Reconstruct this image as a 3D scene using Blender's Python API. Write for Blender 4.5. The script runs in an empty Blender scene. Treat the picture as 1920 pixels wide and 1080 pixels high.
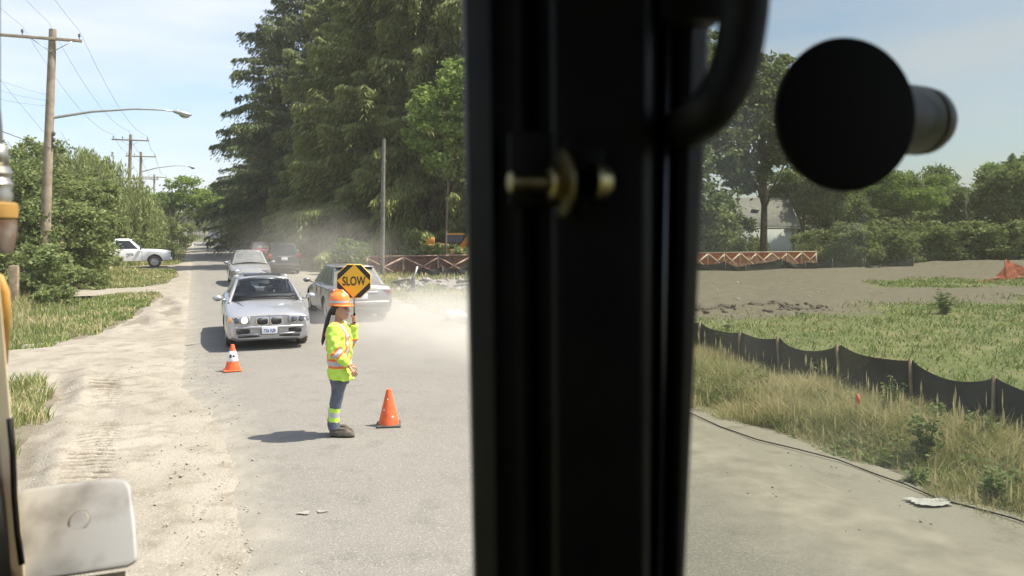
import bpy, bmesh, math, random
import numpy as np
from mathutils import Vector, Matrix

C = bpy.context.scene
R = math.radians
rng = np.random.default_rng(7)
random.seed(7)

# ------------------------------------------------------------------ camera
CAMZ, F, HY = 2.5, 1500.0, 428.0          # eye height, focal length in 1920-px, horizon row
cd = bpy.data.cameras.new('camera')
cam = bpy.data.objects.new('camera', cd)
C.collection.objects.link(cam)
cam.location = (0, 0, CAMZ)
cam.rotation_euler = (R(90), 0, 0)
cd.sensor_width = 36.0
cd.lens = F / 1920 * 36.0
cd.shift_y = -(540 - HY) / 1920
cd.clip_start = 0.02
cd.clip_end = 9000
cd.dof.use_dof = True
cd.dof.focus_distance = 12.0
cd.dof.aperture_fstop = 4.6
C.camera = cam

# ------------------------------------------------------------------ sky, sun, exposure
SUN_EL, SUN_AZ = R(60), R(4)             # elevation; direction measured from +X towards +Y
sd = Vector((math.cos(SUN_EL) * math.cos(SUN_AZ), math.cos(SUN_EL) * math.sin(SUN_AZ), math.sin(SUN_EL)))
w = bpy.data.worlds.new('World')
C.world = w
w.use_nodes = True
nt = w.node_tree
nt.nodes.clear()
n_out = nt.nodes.new('ShaderNodeOutputWorld')
n_bg = nt.nodes.new('ShaderNodeBackground')
n_bg.inputs['Strength'].default_value = 0.105
n_sky = nt.nodes.new('ShaderNodeTexSky')
n_sky.sky_type = 'NISHITA'
n_sky.sun_disc = False
n_sky.sun_elevation = SUN_EL
n_sky.sun_rotation = math.atan2(sd.x, sd.y)
n_sky.air_density = 1.0
n_sky.dust_density = 1.8
n_sky.ozone_density = 5.5
n_tc = nt.nodes.new('ShaderNodeTexCoord')
n_map = nt.nodes.new('ShaderNodeMapping')
n_map.inputs['Scale'].default_value = (1.0, 1.6, 5.5)
n_map.inputs['Rotation'].default_value = (0.0, R(10), R(20))
n_ns = nt.nodes.new('ShaderNodeTexNoise')
n_ns.inputs['Scale'].default_value = 1.7
n_ns.inputs['Detail'].default_value = 7
n_ns.inputs['Roughness'].default_value = 0.55
n_rp = nt.nodes.new('ShaderNodeValToRGB')
n_rp.color_ramp.elements[0].position = 0.34
n_rp.color_ramp.elements[0].color = (0.10, 0.10, 0.10, 1)
n_rp.color_ramp.elements[1].position = 0.72
n_rp.color_ramp.elements[1].color = (0.85, 0.85, 0.85, 1)
n_mix = nt.nodes.new('ShaderNodeMix')
n_mix.data_type = 'RGBA'
n_mix.inputs['B'].default_value = (4.4, 4.45, 4.7, 1)
L = nt.links
L.new(n_tc.outputs['Generated'], n_map.inputs['Vector'])
L.new(n_map.outputs['Vector'], n_ns.inputs['Vector'])
L.new(n_ns.outputs['Fac'], n_rp.inputs['Fac'])
L.new(n_rp.outputs['Color'], n_mix.inputs['Factor'])
L.new(n_sky.outputs['Color'], n_mix.inputs['A'])
L.new(n_mix.outputs['Result'], n_bg.inputs['Color'])
L.new(n_bg.outputs['Background'], n_out.inputs['Surface'])

sl = bpy.data.lights.new('sun', 'SUN')
sl.energy = 4.0
sl.angle = R(0.7)
sl.color = (1.0, 0.93, 0.80)
so = bpy.data.objects.new('sun', sl)
C.collection.objects.link(so)
so.rotation_euler = sd.to_track_quat('Z', 'Y').to_euler()
so.location = (30, 10, 60)

C.view_settings.view_transform = 'Standard'
C.view_settings.look = 'None'
C.view_settings.exposure = 1.2
C.view_settings.gamma = 1.0
C.cycles.max_bounces = 6
C.cycles.diffuse_bounces = 3
C.cycles.glossy_bounces = 2
C.cycles.transparent_max_bounces = 12
C.cycles.volume_bounces = 1
C.cycles.volume_step_rate = 2.0
C.cycles.caustics_reflective = False
C.cycles.caustics_refractive = False

# ------------------------------------------------------------------ frames
RA = math.atan(0.397)                     # the road runs 21.7 deg left of the view axis
PX, PY = math.cos(RA), math.sin(RA)       # across the road, to the right
QX, QY = -math.sin(RA), math.cos(RA)      # along the road, away
def uv(u, v, z=0.0):
    return Vector((u * PX + v * QX, u * PY + v * QY, z))
def to_uv(x, y):
    return x * PX + y * PY, x * QX + y * QY
def at(px, py, d):
    return Vector(((px - 960) / F * d, d, CAMZ - (py - HY) / F * d))
def gpt(px, py):                          # where a row of the photo meets flat ground
    return at(px, py, CAMZ * F / (py - HY))
AWAY = math.atan2(QY, QX)                 # heading of local +X for something driving away

def sstep(a, b, x):
    t = np.clip((np.asarray(x, float) - a) / (b - a), 0, 1)
    return t * t * (3 - 2 * t)
def wob(x, y, s, k=0.0):                  # cheap smooth noise, about -1..1
    x = np.asarray(x, float) / s; y = np.asarray(y, float) / s
    return (np.sin(x * 1.7 + y * 0.9 + k) + np.sin(x * -1.1 + y * 2.3 + 1.3 * k + 2) + np.sin(x * 3.1 + y * 2.1 - k)
            * 0.6 + np.sin(x * 2.3 - y * 4.2 + 2 * k) * 0.5) / 3.1

# ------------------------------------------------------------------ mesh builder
class MB:
    def __init__(s):
        s.v, s.f, s.n, s.m, s.t = [], [], 0, [], []
    def add(s, verts, faces, mat=0, tint=None):
        verts = np.asarray(verts, float).reshape(-1, 3)
        if isinstance(faces, np.ndarray):
            k = faces.shape[1]
            s.f.append((faces + s.n, None)); nf = len(faces)
        else:
            s.f.append(([[i + s.n for i in q] for q in faces], 1)); nf = len(faces)
        s.v.append(verts); s.n += len(verts)
        s.m.append(np.full(nf, mat, np.int32) if np.isscalar(mat) else np.asarray(mat, np.int32))
        s.t.append(np.full(nf, 0.5) if tint is None else np.broadcast_to(np.asarray(tint, float), (nf,)))
        return s
    def box(s, c, size, rot=None, mat=0, taper=1.0):
        x, y, z = size[0] / 2, size[1] / 2, size[2] / 2
        v = np.array([(-x, -y, -z), (x, -y, -z), (x, y, -z), (-x, y, -z), (-x * taper, -y * taper, z), (x * taper, -y * taper, z), (x * taper, y * taper, z), (-x * taper, y * taper, z)])
        if rot is not None:
            v = v @ np.array(rot.to_3x3() if hasattr(rot, 'to_3x3') else rot).T
        return s.add(v + np.array(c), [[0, 3, 2, 1], [4, 5, 6, 7], [0, 1, 5, 4], [1, 2, 6, 5], [2, 3, 7, 6], [3, 0, 4, 7]], mat)
    def loft(s, rings, mat=0, cap=True, tint=None):
        rings = [np.asarray(r, float) for r in rings]
        n = len(rings[0]); k = len(rings)
        f = []
        for i in range(k - 1):
            for j in range(n):
                a = i * n + j; b = i * n + (j + 1) % n
                f.append([a, b, b + n, a + n])
        if cap:
            f.append(list(range(n - 1, -1, -1))); f.append(list(range((k - 1) * n, k * n)))
        return s.add(np.concatenate(rings), f, mat, tint)
    def tube(s, pts, rad, n=8, mat=0, cap=True, tint=None, ry=None):
        pts = [Vector(p) for p in pts]
        rad = [rad] * len(pts) if np.isscalar(rad) else list(rad)
        ry = rad if ry is None else ([ry] * len(pts) if np.isscalar(ry) else list(ry))
        rings = []
        prev = None
        for i, p in enumerate(pts):
            d = (pts[min(i + 1, len(pts) - 1)] - pts[max(i - 1, 0)]).normalized()
            if prev is None:
                ref = Vector((0, 1, 0)) if abs(d.y) < 0.9 else Vector((1, 0, 0))
            else:
                ref = prev
            a = (ref - d * ref.dot(d)).normalized(); b = d.cross(a)
            prev = a
            th = np.arange(n) * 2 * math.pi / n
            rings.append(np.array(p) + np.outer(np.cos(th) * rad[i], a) + np.outer(np.sin(th) * ry[i], b))
        return s.loft(rings, mat, cap, tint)
    def lathe(s, prof, n=20, origin=(0, 0, 0), axis=(0, 0, 1), mat=0, cap=True):
        q = np.array(Vector((0, 0, 1)).rotation_difference(Vector(axis)).to_matrix())
        th = np.arange(n) * 2 * math.pi / n
        rings = [np.stack([r * np.cos(th), r * np.sin(th), np.full(n, z)], 1) @ q.T + np.array(origin) for r, z in prof]
        return s.loft(rings, mat, cap)
    def ball(s, c, r, n=12, k=8, mat=0, rot=None):
        r = (r, r, r) if np.isscalar(r) else r
        rings = []
        for i in range(k + 1):
            ph = -math.pi / 2 + math.pi * (i + 0.02) / (k + 0.04)
            th = np.arange(n) * 2 * math.pi / n
            rg = np.stack([math.cos(ph) * np.cos(th) * r[0], math.cos(ph) * np.sin(th) * r[1], np.full(n, math.sin(ph) * r[2])], 1)
            if rot is not None: rg = rg @ np.array(rot.to_3x3()).T
            rings.append(rg + np.array(c))
        return s.loft(rings, mat)
    def build(s, name, mats, parent=None, smooth=False, label=None, sharp=None, cat=None, kind=None, group=None):
        me = bpy.data.meshes.new(name)
        V = np.concatenate(s.v); me.vertices.add(len(V)); me.vertices.foreach_set('co', V.ravel())
        li, cnt = [], []
        for f, flag in s.f:
            if flag is None:
                li.append(f.ravel()); cnt.append(np.full(len(f), f.shape[1], np.int32))
            else:
                li.append(np.array([i for q in f for i in q], np.int64)); cnt.append(np.array([len(q) for q in f], np.int32))
        li = np.concatenate(li); cnt = np.concatenate(cnt)
        me.loops.add(len(li)); me.loops.foreach_set('vertex_index', li.astype(np.int32))
        me.polygons.add(len(cnt)); st = np.concatenate([[0], np.cumsum(cnt)[:-1]]).astype(np.int32)
        me.polygons.foreach_set('loop_start', st); me.polygons.foreach_set('loop_total', cnt)
        me.polygons.foreach_set('material_index', np.concatenate(s.m))
        if smooth: me.polygons.foreach_set('use_smooth', np.ones(len(cnt), bool))
        me.update(calc_edges=True)
        at_ = me.attributes.new('tint', 'FLOAT', 'FACE'); at_.data.foreach_set('value', np.concatenate(s.t).astype(np.float32))
        me.validate()
        o = bpy.data.objects.new(name, me)
        for m in (mats if isinstance(mats, (list, tuple)) else [mats]): me.materials.append(m)
        C.collection.objects.link(o)
        if smooth and sharp: 
            me.set_sharp_from_angle(angle=R(sharp))
        if parent: o.parent = parent
        if label: o['label'] = label
        if cat: o['category'] = cat
        if kind: o['kind'] = kind
        if group: o['group'] = group
        return o

def thing(name, label, cat, loc=(0, 0, 0), rz=0.0, group=None, scale=None):
    o = bpy.data.objects.new(name, None)
    C.collection.objects.link(o)
    o.location = loc; o.rotation_euler = (0, 0, rz)
    o.empty_display_size = 0.2
    o['label'] = label; o['category'] = cat
    if group: o['group'] = group
    if scale is not None: o.scale = (scale, scale, scale) if np.isscalar(scale) else scale
    return o
def copy_tree(o, parent=None):
    c = o.copy(); C.collection.objects.link(c)
    if parent: c.parent = parent
    for ch in list(o.children): copy_tree(ch, c)
    return c
def apply_mods(o):
    dg = bpy.context.evaluated_depsgraph_get()
    me = bpy.data.meshes.new_from_object(o.evaluated_get(dg))
    o.modifiers.clear(); o.data = me
    return o
def bevel(o, w_, seg=2):
    m = o.modifiers.new('b', 'BEVEL'); m.width = w_; m.segments = seg; m.limit_method = 'ANGLE'
    apply_mods(o)
    o.data.polygons.foreach_set('use_smooth', np.ones(len(o.data.polygons), bool))
    o.data.set_sharp_from_angle(angle=R(40))
    return o
def text_obj(name, s, size, mat, parent, mtx, depth=0.001, sx=1.0):
    cu = bpy.data.curves.new(name, 'FONT'); cu.body = s; cu.size = size
    cu.align_x = 'CENTER'; cu.align_y = 'CENTER'; cu.extrude = depth; cu.offset = size * 0.022
    t = bpy.data.objects.new(name, cu); C.collection.objects.link(t)
    me = bpy.data.meshes.new_from_object(t.evaluated_get(bpy.context.evaluated_depsgraph_get()))
    bpy.data.objects.remove(t)
    me.transform(mtx @ Matrix.Diagonal((sx, 1, 1, 1)))
    o = bpy.data.objects.new(name, me); C.collection.objects.link(o)
    me.materials.clear(); me.materials.append(mat)
    if parent: o.parent = parent
    return o

# ------------------------------------------------------------------ materials
def mat(name, col, rough=0.6, metal=0.0, col2=None, ns=8.0, bump=0.0, bs=40.0, coat=0.0, spec=0.5, emit=None, es=0.0, detail=4, pos=(0.38, 0.66)):
    m = bpy.data.materials.new(name); m.use_nodes = True
    t = m.node_tree; b = t.nodes['Principled BSDF']
    b.inputs['Base Color'].default_value = (*col, 1)
    b.inputs['Roughness'].default_value = rough
    b.inputs['Metallic'].default_value = metal
    b.inputs['Coat Weight'].default_value = coat
    b.inputs['Specular IOR Level'].default_value = spec
    if emit:
        b.inputs['Emission Color'].default_value = (*emit, 1); b.inputs['Emission Strength'].default_value = es
    tc = t.nodes.new('ShaderNodeTexCoord')
    if col2 is not None:
        n = t.nodes.new('ShaderNodeTexNoise'); n.inputs['Scale'].default_value = ns; n.inputs['Detail'].default_value = detail
        r = t.nodes.new('ShaderNodeValToRGB')
        r.color_ramp.elements[0].position = pos[0]; r.color_ramp.elements[0].color = (*col, 1)
        r.color_ramp.elements[1].position = pos[1]; r.color_ramp.elements[1].color = (*col2, 1)
        t.links.new(tc.outputs['Object'], n.inputs['Vector']); t.links.new(n.outputs['Fac'], r.inputs['Fac'])
        t.links.new(r.outputs['Color'], b.inputs['Base Color'])
    if bump:
        n2 = t.nodes.new('ShaderNodeTexNoise'); n2.inputs['Scale'].default_value = bs; n2.inputs['Detail'].default_value = 5
        bp = t.nodes.new('ShaderNodeBump'); bp.inputs['Strength'].default_value = bump; bp.inputs['Distance'].default_value = 0.02
        t.links.new(tc.outputs['Object'], n2.inputs['Vector']); t.links.new(n2.outputs['Fac'], bp.inputs['Height'])
        t.links.new(bp.outputs['Normal'], b.inputs['Normal'])
    return m
def leafmat(name, c1, c2, trans=0.3, rough=0.55):
    m = bpy.data.materials.new(name); m.use_nodes = True
    t = m.node_tree; b = t.nodes['Principled BSDF']; out = t.nodes['Material Output']
    b.inputs['Roughness'].default_value = rough; b.inputs['Specular IOR Level'].default_value = 0.25
    a = t.nodes.new('ShaderNodeAttribute'); a.attribute_name = 'tint'
    r = t.nodes.new('ShaderNodeValToRGB')
    r.color_ramp.elements[0].color = (*c1, 1); r.color_ramp.elements[1].color = (*c2, 1)
    t.links.new(a.outputs['Fac'], r.inputs['Fac'])
    t.links.new(r.outputs['Color'], b.inputs['Base Color'])
    tr = t.nodes.new('ShaderNodeBsdfTranslucent')
    t.links.new(r.outputs['Color'], tr.inputs['Color'])
    mx = t.nodes.new('ShaderNodeMixShader'); mx.inputs['Fac'].default_value = trans
    t.links.new(b.outputs[0], mx.inputs[1]); t.links.new(tr.outputs[0], mx.inputs[2])
    t.links.new(mx.outputs[0], out.inputs['Surface'])
    return m
def lay(name, layers, bump=(30, 0.4, 0.02), rough=0.95, attr=None):
    """ground material: a list of (colour, noise scale, ramp lo, ramp hi) mixed one over the other; attr = (name, colour a, colour b) on top"""
    m = bpy.data.materials.new(name); m.use_nodes = True
    t = m.node_tree; b = t.nodes['Principled BSDF']; b.inputs['Roughness'].default_value = rough
    b.inputs['Specular IOR Level'].default_value = 0.2
    g = t.nodes.new('ShaderNodeNewGeometry')
    cur = None
    for i, (c, s, lo, hi) in enumerate(layers):
        if cur is None:
            cur = t.nodes.new('ShaderNodeRGB'); cur.outputs[0].default_value = (*c, 1); cur = cur.outputs[0]; continue
        n = t.nodes.new('ShaderNodeTexNoise'); n.inputs['Scale'].default_value = s; n.inputs['Detail'].default_value = 5; n.inputs['Roughness'].default_value = 0.6
        ofs = t.nodes.new('ShaderNodeVectorMath'); ofs.operation = 'ADD'; ofs.inputs[1].default_value = (3.7 * i, 1.9 * i, 0)
        r = t.nodes.new('ShaderNodeMapRange'); r.inputs['From Min'].default_value = lo; r.inputs['From Max'].default_value = hi
        mx = t.nodes.new('ShaderNodeMix'); mx.data_type = 'RGBA'; mx.inputs['B'].default_value = (*c, 1)
        t.links.new(g.outputs['Position'], ofs.inputs[0]); t.links.new(ofs.outputs[0], n.inputs['Vector'])
        t.links.new(n.outputs['Fac'], r.inputs['Value']); t.links.new(r.outputs[0], mx.inputs['Factor'])
        t.links.new(cur, mx.inputs['A']); cur = mx.outputs['Result']
    if attr:
        for nm, c, s, amp in attr:
            a = t.nodes.new('ShaderNodeAttribute'); a.attribute_name = nm
            n = t.nodes.new('ShaderNodeTexNoise'); n.inputs['Scale'].default_value = s; n.inputs['Detail'].default_value = 6; n.inputs['Roughness'].default_value = 0.65
            t.links.new(g.outputs['Position'], n.inputs['Vector'])
            ma = t.nodes.new('ShaderNodeMath'); ma.operation = 'MULTIPLY_ADD'; ma.inputs[1].default_value = amp
            t.links.new(n.outputs['Fac'], ma.inputs[0]); t.links.new(a.outputs['Fac'], ma.inputs[2])
            r = t.nodes.new('ShaderNodeMapRange'); r.inputs['From Min'].default_value = 0.5 + amp * 0.5 - 0.26; r.inputs['From Max'].default_value = 0.5 + amp * 0.5 + 0.26
            t.links.new(ma.outputs[0], r.inputs['Value'])
            n3 = t.nodes.new('ShaderNodeTexNoise'); n3.inputs['Scale'].default_value = 3.0; n3.inputs['Detail'].default_value = 8
            t.links.new(g.outputs['Position'], n3.inputs['Vector'])
            cr = t.nodes.new('ShaderNodeValToRGB'); cr.color_ramp.elements[0].position = .35; cr.color_ramp.elements[1].position = .68
            cr.color_ramp.elements[0].color = (*[k * 0.82 for k in c], 1); cr.color_ramp.elements[1].color = (*[min(1, k * 1.15) for k in c], 1)
            t.links.new(n3.outputs['Fac'], cr.inputs['Fac'])
            mx = t.nodes.new('ShaderNodeMix'); mx.data_type = 'RGBA'
            t.links.new(r.outputs[0], mx.inputs['Factor']); t.links.new(cur, mx.inputs['A']); t.links.new(cr.outputs[0], mx.inputs['B'])
            cur = mx.outputs['Result']
    t.links.new(cur, b.inputs['Base Color'])
    n2 = t.nodes.new('ShaderNodeTexNoise'); n2.inputs['Scale'].default_value = bump[0]; n2.inputs['Detail'].default_value = 6
    bp = t.nodes.new('ShaderNodeBump'); bp.inputs['Strength'].default_value = bump[1]; bp.inputs['Distance'].default_value = bump[2]
    t.links.new(g.outputs['Position'], n2.inputs['Vector']); t.links.new(n2.outputs['Fac'], bp.inputs['Height']); t.links.new(bp.outputs['Normal'], b.inputs['Normal'])
    return m

M = {}
M['bark'] = mat('bark', (0.10, 0.075, 0.055), 0.95, col2=(0.19, 0.15, 0.115), ns=6, bump=0.6, bs=12)
M['polewood'] = mat('polewood', (0.22, 0.175, 0.125), 0.9, col2=(0.34, 0.28, 0.21), ns=3, bump=0.3, bs=25)
M['greywood'] = mat('greywood', (0.13, 0.115, 0.10), 0.95, col2=(0.20, 0.18, 0.155), ns=4)
M['stakewood'] = mat('stakewood', (0.20, 0.15, 0.095), 0.9, col2=(0.32, 0.25, 0.165), ns=6)
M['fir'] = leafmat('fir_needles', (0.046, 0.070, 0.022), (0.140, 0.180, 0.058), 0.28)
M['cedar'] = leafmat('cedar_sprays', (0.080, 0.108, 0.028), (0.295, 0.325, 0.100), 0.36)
M['maple'] = leafmat('maple_leaves', (0.12, 0.19, 0.04), (0.30, 0.39, 0.10), 0.45)
M['broad'] = leafmat('broad_leaves', (0.085, 0.125, 0.042), (0.260, 0.310, 0.110), 0.42)
M['bush'] = leafmat('bush_leaves', (0.100, 0.145, 0.045), (0.300, 0.345, 0.130), 0.42)
M['willow'] = leafmat('willow_leaves', (0.17, 0.22, 0.07), (0.36, 0.40, 0.16), 0.42)
M['weed'] = leafmat('weed_leaves', (0.095, 0.145, 0.045), (0.240, 0.300, 0.105), 0.4)
M['drygrass'] = leafmat('dry_grass', (0.31, 0.28, 0.12), (0.70, 0.60, 0.36), 0.42)
M['greengrass'] = leafmat('green_grass', (0.105, 0.165, 0.036), (0.29, 0.35, 0.110), 0.42)
M['sand'] = mat('pale_sand', (0.40, 0.35, 0.28), 0.95, col2=(0.5, 0.45, 0.37), ns=5)
M['black'] = mat('black_paint', (0.0035, 0.0033, 0.0028), 0.5, col2=(0.007, 0.006, 0.0045), ns=20, spec=.14)
M['rubber'] = mat('black_rubber', (0.0045, 0.004, 0.003), 0.6, col2=(0.009, 0.0075, 0.0055), ns=30, spec=.18)
M['lamp_black'] = mat('lamp_black', (0.006, 0.0055, 0.0045), 0.8, spec=.1)
M['zinc'] = mat('yellow_zinc', (0.33, 0.29, 0.15), 0.34, 1.0, col2=(0.22, 0.16, 0.075), ns=40)
M['steel'] = mat('worn_steel', (0.42, 0.41, 0.38), 0.4, 0.8, col2=(0.28, 0.25, 0.2), ns=14)
M['rustbrown'] = mat('rusty_collar', (0.16, 0.09, 0.05), 0.6, 0.4, col2=(0.30, 0.26, 0.22), ns=25)
M['machyellow'] = mat('machine_yellow', (0.44, 0.255, 0.06), 0.6, col2=(0.34, 0.19, 0.045), ns=12)
M['machcream'] = mat('faded_machine_paint', (0.55, 0.44, 0.27), 0.6, col2=(0.62, 0.52, 0.36), ns=4)
M['whitepaint'] = mat('dirty_white_paint', (0.28, 0.275, 0.26), 0.5, col2=(0.12, 0.112, 0.10), ns=10, pos=(0.42, 0.70))
M['greyplastic'] = mat('grey_plastic', (0.07, 0.073, 0.07), 0.5, col2=(0.10, 0.10, 0.095), ns=20)
# ------------------------------------------------------------------ ground, road, shoulders
def left_edge(v):                        # where the sand stops and the grass begins, left of the road
    v = np.asarray(v, float)
    e = np.interp(v, [-20, 9, 10, 13, 15, 15.3, 18.8, 19.3, 21, 24, 33, 34.4, 34.6, 37.2, 37.6, 40, 47, 53.5, 54, 59, 59.5, 64, 400],
                  [-1.9, -1.9, -2.0, -2.1, -2.4, -14, -14, -3.2, -2.6, -1.9, -1.3, -1.5, -7, -7, -2.6, -1.4, -0.95, -1.3, -9, -9, -1.6, -1.0, -1.0])
    return e
def gh(x, y):
    u, v = to_uv(np.asarray(x, float), np.asarray(y, float))
    z = np.full(np.shape(u), -0.045)
    z = z - 0.17 * sstep(0.1, 0.7, u - left_edge(v)) * (u < 6)
    right = sstep(6.2, 7.4, u)
    z = z + right * (0.06 + 0.05 * wob(u, v, 1.6) + 0.05 * wob(u, v, 4.5, 2))
    lot = sstep(9.5, 12, u) * sstep(18, 26, v)
    z = z + lot * (0.05 * wob(u, v, 1.1, 5) + 0.08 * wob(u * 0.4, v, 2.4, 1) + .05 * np.sin(y * 2.2 + .25 * x + 1.2 * wob(x, y, 6)) * (0.5 + .5 * wob(x, y, 5, 3)))
    # low earth bank in front of the far hedge
    z = z + 0.45 * np.exp(-((y - 52.0) / 2.2) ** 2) * sstep(24, 31, x) * sstep(60, 40, x)
    z = z + 0.12 * np.exp(-((y - 24.0 - 0.15 * (x - 5)) / 0.9) ** 2) * sstep(4, 5, x) * sstep(11, 8.5, x) * (1 + 1.2 * wob(x, y, 0.4))
    left = sstep(-1.9, -3.2, u) * (1 - sstep(14.9, 15.4, v) * sstep(19.2, 18.7, v))
    z = z + left * 0.04 * wob(u, v, 0.9, 3)
    ditch = np.exp(-((u + 4.6) / 1.1) ** 2) * sstep(18.8, 20.5, v) * sstep(50, 44, v)
    z = z - 0.55 * ditch
    z = z + 0.5 * sstep(-6.5, -9, u) * sstep(24, 30, v) * sstep(60, 50, v)
    return z
def grid_lines(parts):
    out = [np.arange(a, b, s) for a, b, s in parts]
    return np.concatenate(out)
gu = np.concatenate([[-3000, -1200, -500, -250, -140, -90, -60], grid_lines([(-45, -12, 3), (-12, 24, 0.4), (24, 60, 1.2), (60, 100, 8)]), [110, 160, 260, 500, 1200, 3000]])
gv = np.concatenate([[-600, -100, -40, -20], grid_lines([(-12, 0, 2), (0, 62, 0.45), (62, 120, 3), (120, 200, 12)]), [220, 300, 500, 1000, 2000, 4000]])
U, V = np.meshgrid(gu, gv)
X = U * PX + V * QX; Y = U * PY + V * QY
Z = gh(X, Y)
dirt = sstep(-0.9, 0.9, (Y - 21.8 - (X - 5.1) * 0.52) + 1.0 * wob(X, Y, 2.5)) * sstep(8.3, 9.3, U) * sstep(70, 62, Y)
patch = np.exp(-(((X - 21.5) / 5.5) ** 2 + ((Y - 36) / 3.0) ** 2))
dirt = dirt * (1 - sstep(0.25, 0.5, patch + 0.1 * wob(X, Y, 1.0)))
bare = sstep(0.3, 0.65, wob(X, Y, 2.2, 9)) * sstep(9.5, 11, U) * sstep(13, 20, V)
dirt = np.maximum(dirt, bare * 0.8)
le_ = left_edge(V); dirt = np.maximum(dirt, 0.8 * sstep(-1.0, -.15, U - le_) * (U < 1)); dirt = np.maximum(dirt, .75 * sstep(7.4, 6.7, U) * (U > 5)); dirt = np.maximum(dirt, .55 * sstep(7.2, 7.8, U) * sstep(9.2, 8.7, U))
verge = sstep(7.6, 6.5, U) * sstep(5.9, 6.3, U)
nv, nu = U.shape
quad = np.array([[j * nu + i, j * nu + i + 1, (j + 1) * nu + i + 1, (j + 1) * nu + i] for j in range(nv - 1) for i in range(nu - 1)])
ground_mat = lay('grassy_soil', [((0.12, 0.15, 0.05), 1, 0, 1), ((0.20, 0.20, 0.09), 0.9, 0.45, 0.62), ((0.16, 0.145, 0.095), 5.0, 0.52, 0.66)],
                 bump=(14, 0.7, 0.05), attr=[('dirt', (0.158, 0.138, 0.102), 1.3, 0.5)])
mb = MB(); mb.add(np.stack([X.ravel(), Y.ravel(), Z.ravel()], 1), quad)
ground = mb.build('ground', ground_mat, smooth=True, kind='structure')
a_ = ground.data.attributes.new('dirt', 'FLOAT', 'POINT'); a_.data.foreach_set('value', dirt.ravel().astype(np.float32))

# left shoulder: sand and gravel with ruts and a tyre track of raised bars
su = np.concatenate([grid_lines([(-14, -3, 0.35), (-3, 0.9, 0.045)])])
sv = np.concatenate([grid_lines([(1.5, 4, 0.2), (4, 19.5, 0.035), (19.5, 40, 0.25), (40, 165, 1.0)])])
U, V = np.meshgrid(su, sv)
e = left_edge(V) + 0.22 * wob(U, V, 0.55) + 0.12 * wob(U, V, 0.2, 3)
ur = np.interp(V, [0, 6, 9, 11.5, 13, 14.5, 40], [.55, .62, .66, .5, .12, 0.0, 0.0]) + .06 * wob(U, V, .25) + .05 * wob(U, V, .9, 3)
fade = sstep(0.0, 0.7, U - e) * sstep(0.12, -0.35, U - ur)
Z = -0.012 + 0.012 * wob(U, V, 0.33) + 0.018 * wob(U, V, 1.1, 2) * sstep(0.0, -0.8, U)
near = sstep(17.5, 15, V)
tc_ = -1.02 - 0.028 * (V - 9) - 0.006 * (V - 9) ** 2 * (V > 9)
tr = np.exp(-(np.abs(U - tc_) / 0.235) ** 6)
bars = (np.sin((V + 0.25 * np.abs(U - tc_)) * 2 * math.pi / 0.145) > 0.25)
present = sstep(0.15, -0.2, wob(U, V, 1.4, 7) - 0.45)
Z = Z + near * tr * (-0.030 + 0.060 * bars * present * (0.7 + 0.3 * wob(U, V, .3)))
tc2 = tc_ - 0.62 - 0.05 * (V - 9) * (V < 13)
Z = Z - near * 0.10 * np.exp(-((U - tc2) / 0.16) ** 2) * (0.7 + 0.3 * wob(U, V, .6)) + near * 0.07 * np.exp(-((U - tc2 - 0.34) / 0.14) ** 2) * (0.6 + .4 * wob(U, V, .5, 2))
Z = Z + 0.09 * np.exp(-((V - 14.6 - 0.2 * wob(U, V, 1)) / 0.35) ** 2) * sstep(-0.35, -0.8, U) * (0.6 + 0.6 * wob(U, V, .25, 4))
Z = Z + 0.06 * sstep(20, 24, V) * sstep(36, 30, V) * wob(U * 3, V * 0.5, .8) * sstep(-.2, -.5, U)
Z = -0.075 + (Z + 0.075) * fade
X = U * PX + V * QX; Y = U * PY + V * QY
nv, nu = U.shape
idx = np.arange(nv * nu).reshape(nv, nu)
q = np.stack([idx[:-1, :-1], idx[:-1, 1:], idx[1:, 1:], idx[1:, :-1]], -1).reshape(-1, 4)
keep = (U - e).ravel()[q].max(1) > -0.1
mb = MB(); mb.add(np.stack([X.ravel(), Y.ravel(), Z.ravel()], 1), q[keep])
sand_mat = lay('sandy_gravel', [((0.250, 0.224, 0.178), 1, 0, 1), ((0.320, 0.292, 0.240), 0.6, 0.36, 0.66), ((0.190, 0.165, 0.126), 2.6, 0.48, 0.72), ((0.36, 0.33, 0.28), 34, 0.58, 0.68), ((0.16, 0.14, 0.11), 26, 0.60, 0.70)], bump=(38, 0.8, 0.02), attr=[('rut_shade', (0.125, 0.105, 0.078), 6.0, 0.5)])
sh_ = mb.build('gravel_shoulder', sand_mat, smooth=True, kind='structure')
rut_shade = near * np.maximum(tr * (1 - bars) * present * .95, .62 * np.exp(-((U - tc2) / 0.17) ** 2) * (0.7 + .5 * wob(U, V, .8)))  # darker packed soil, with the shade of the grooves put into the colour
rut_shade = np.maximum(rut_shade, near * .5 * np.exp(-((V - 14.2 - .25 * wob(U, V, 1)) / .16) ** 2) * sstep(-.5, -.9, U))
rut_shade = np.maximum(rut_shade, .5 * sstep(20, 24, V) * sstep(36, 30, V) * (wob(U * 3, V * .5, .8) < -.15) * sstep(-.2, -.5, U))
a_ = sh_.data.attributes.new('rut_shade', 'FLOAT', 'POINT'); a_.data.foreach_set('value', np.clip(rut_shade, 0, 1).ravel().astype(np.float32))

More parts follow.
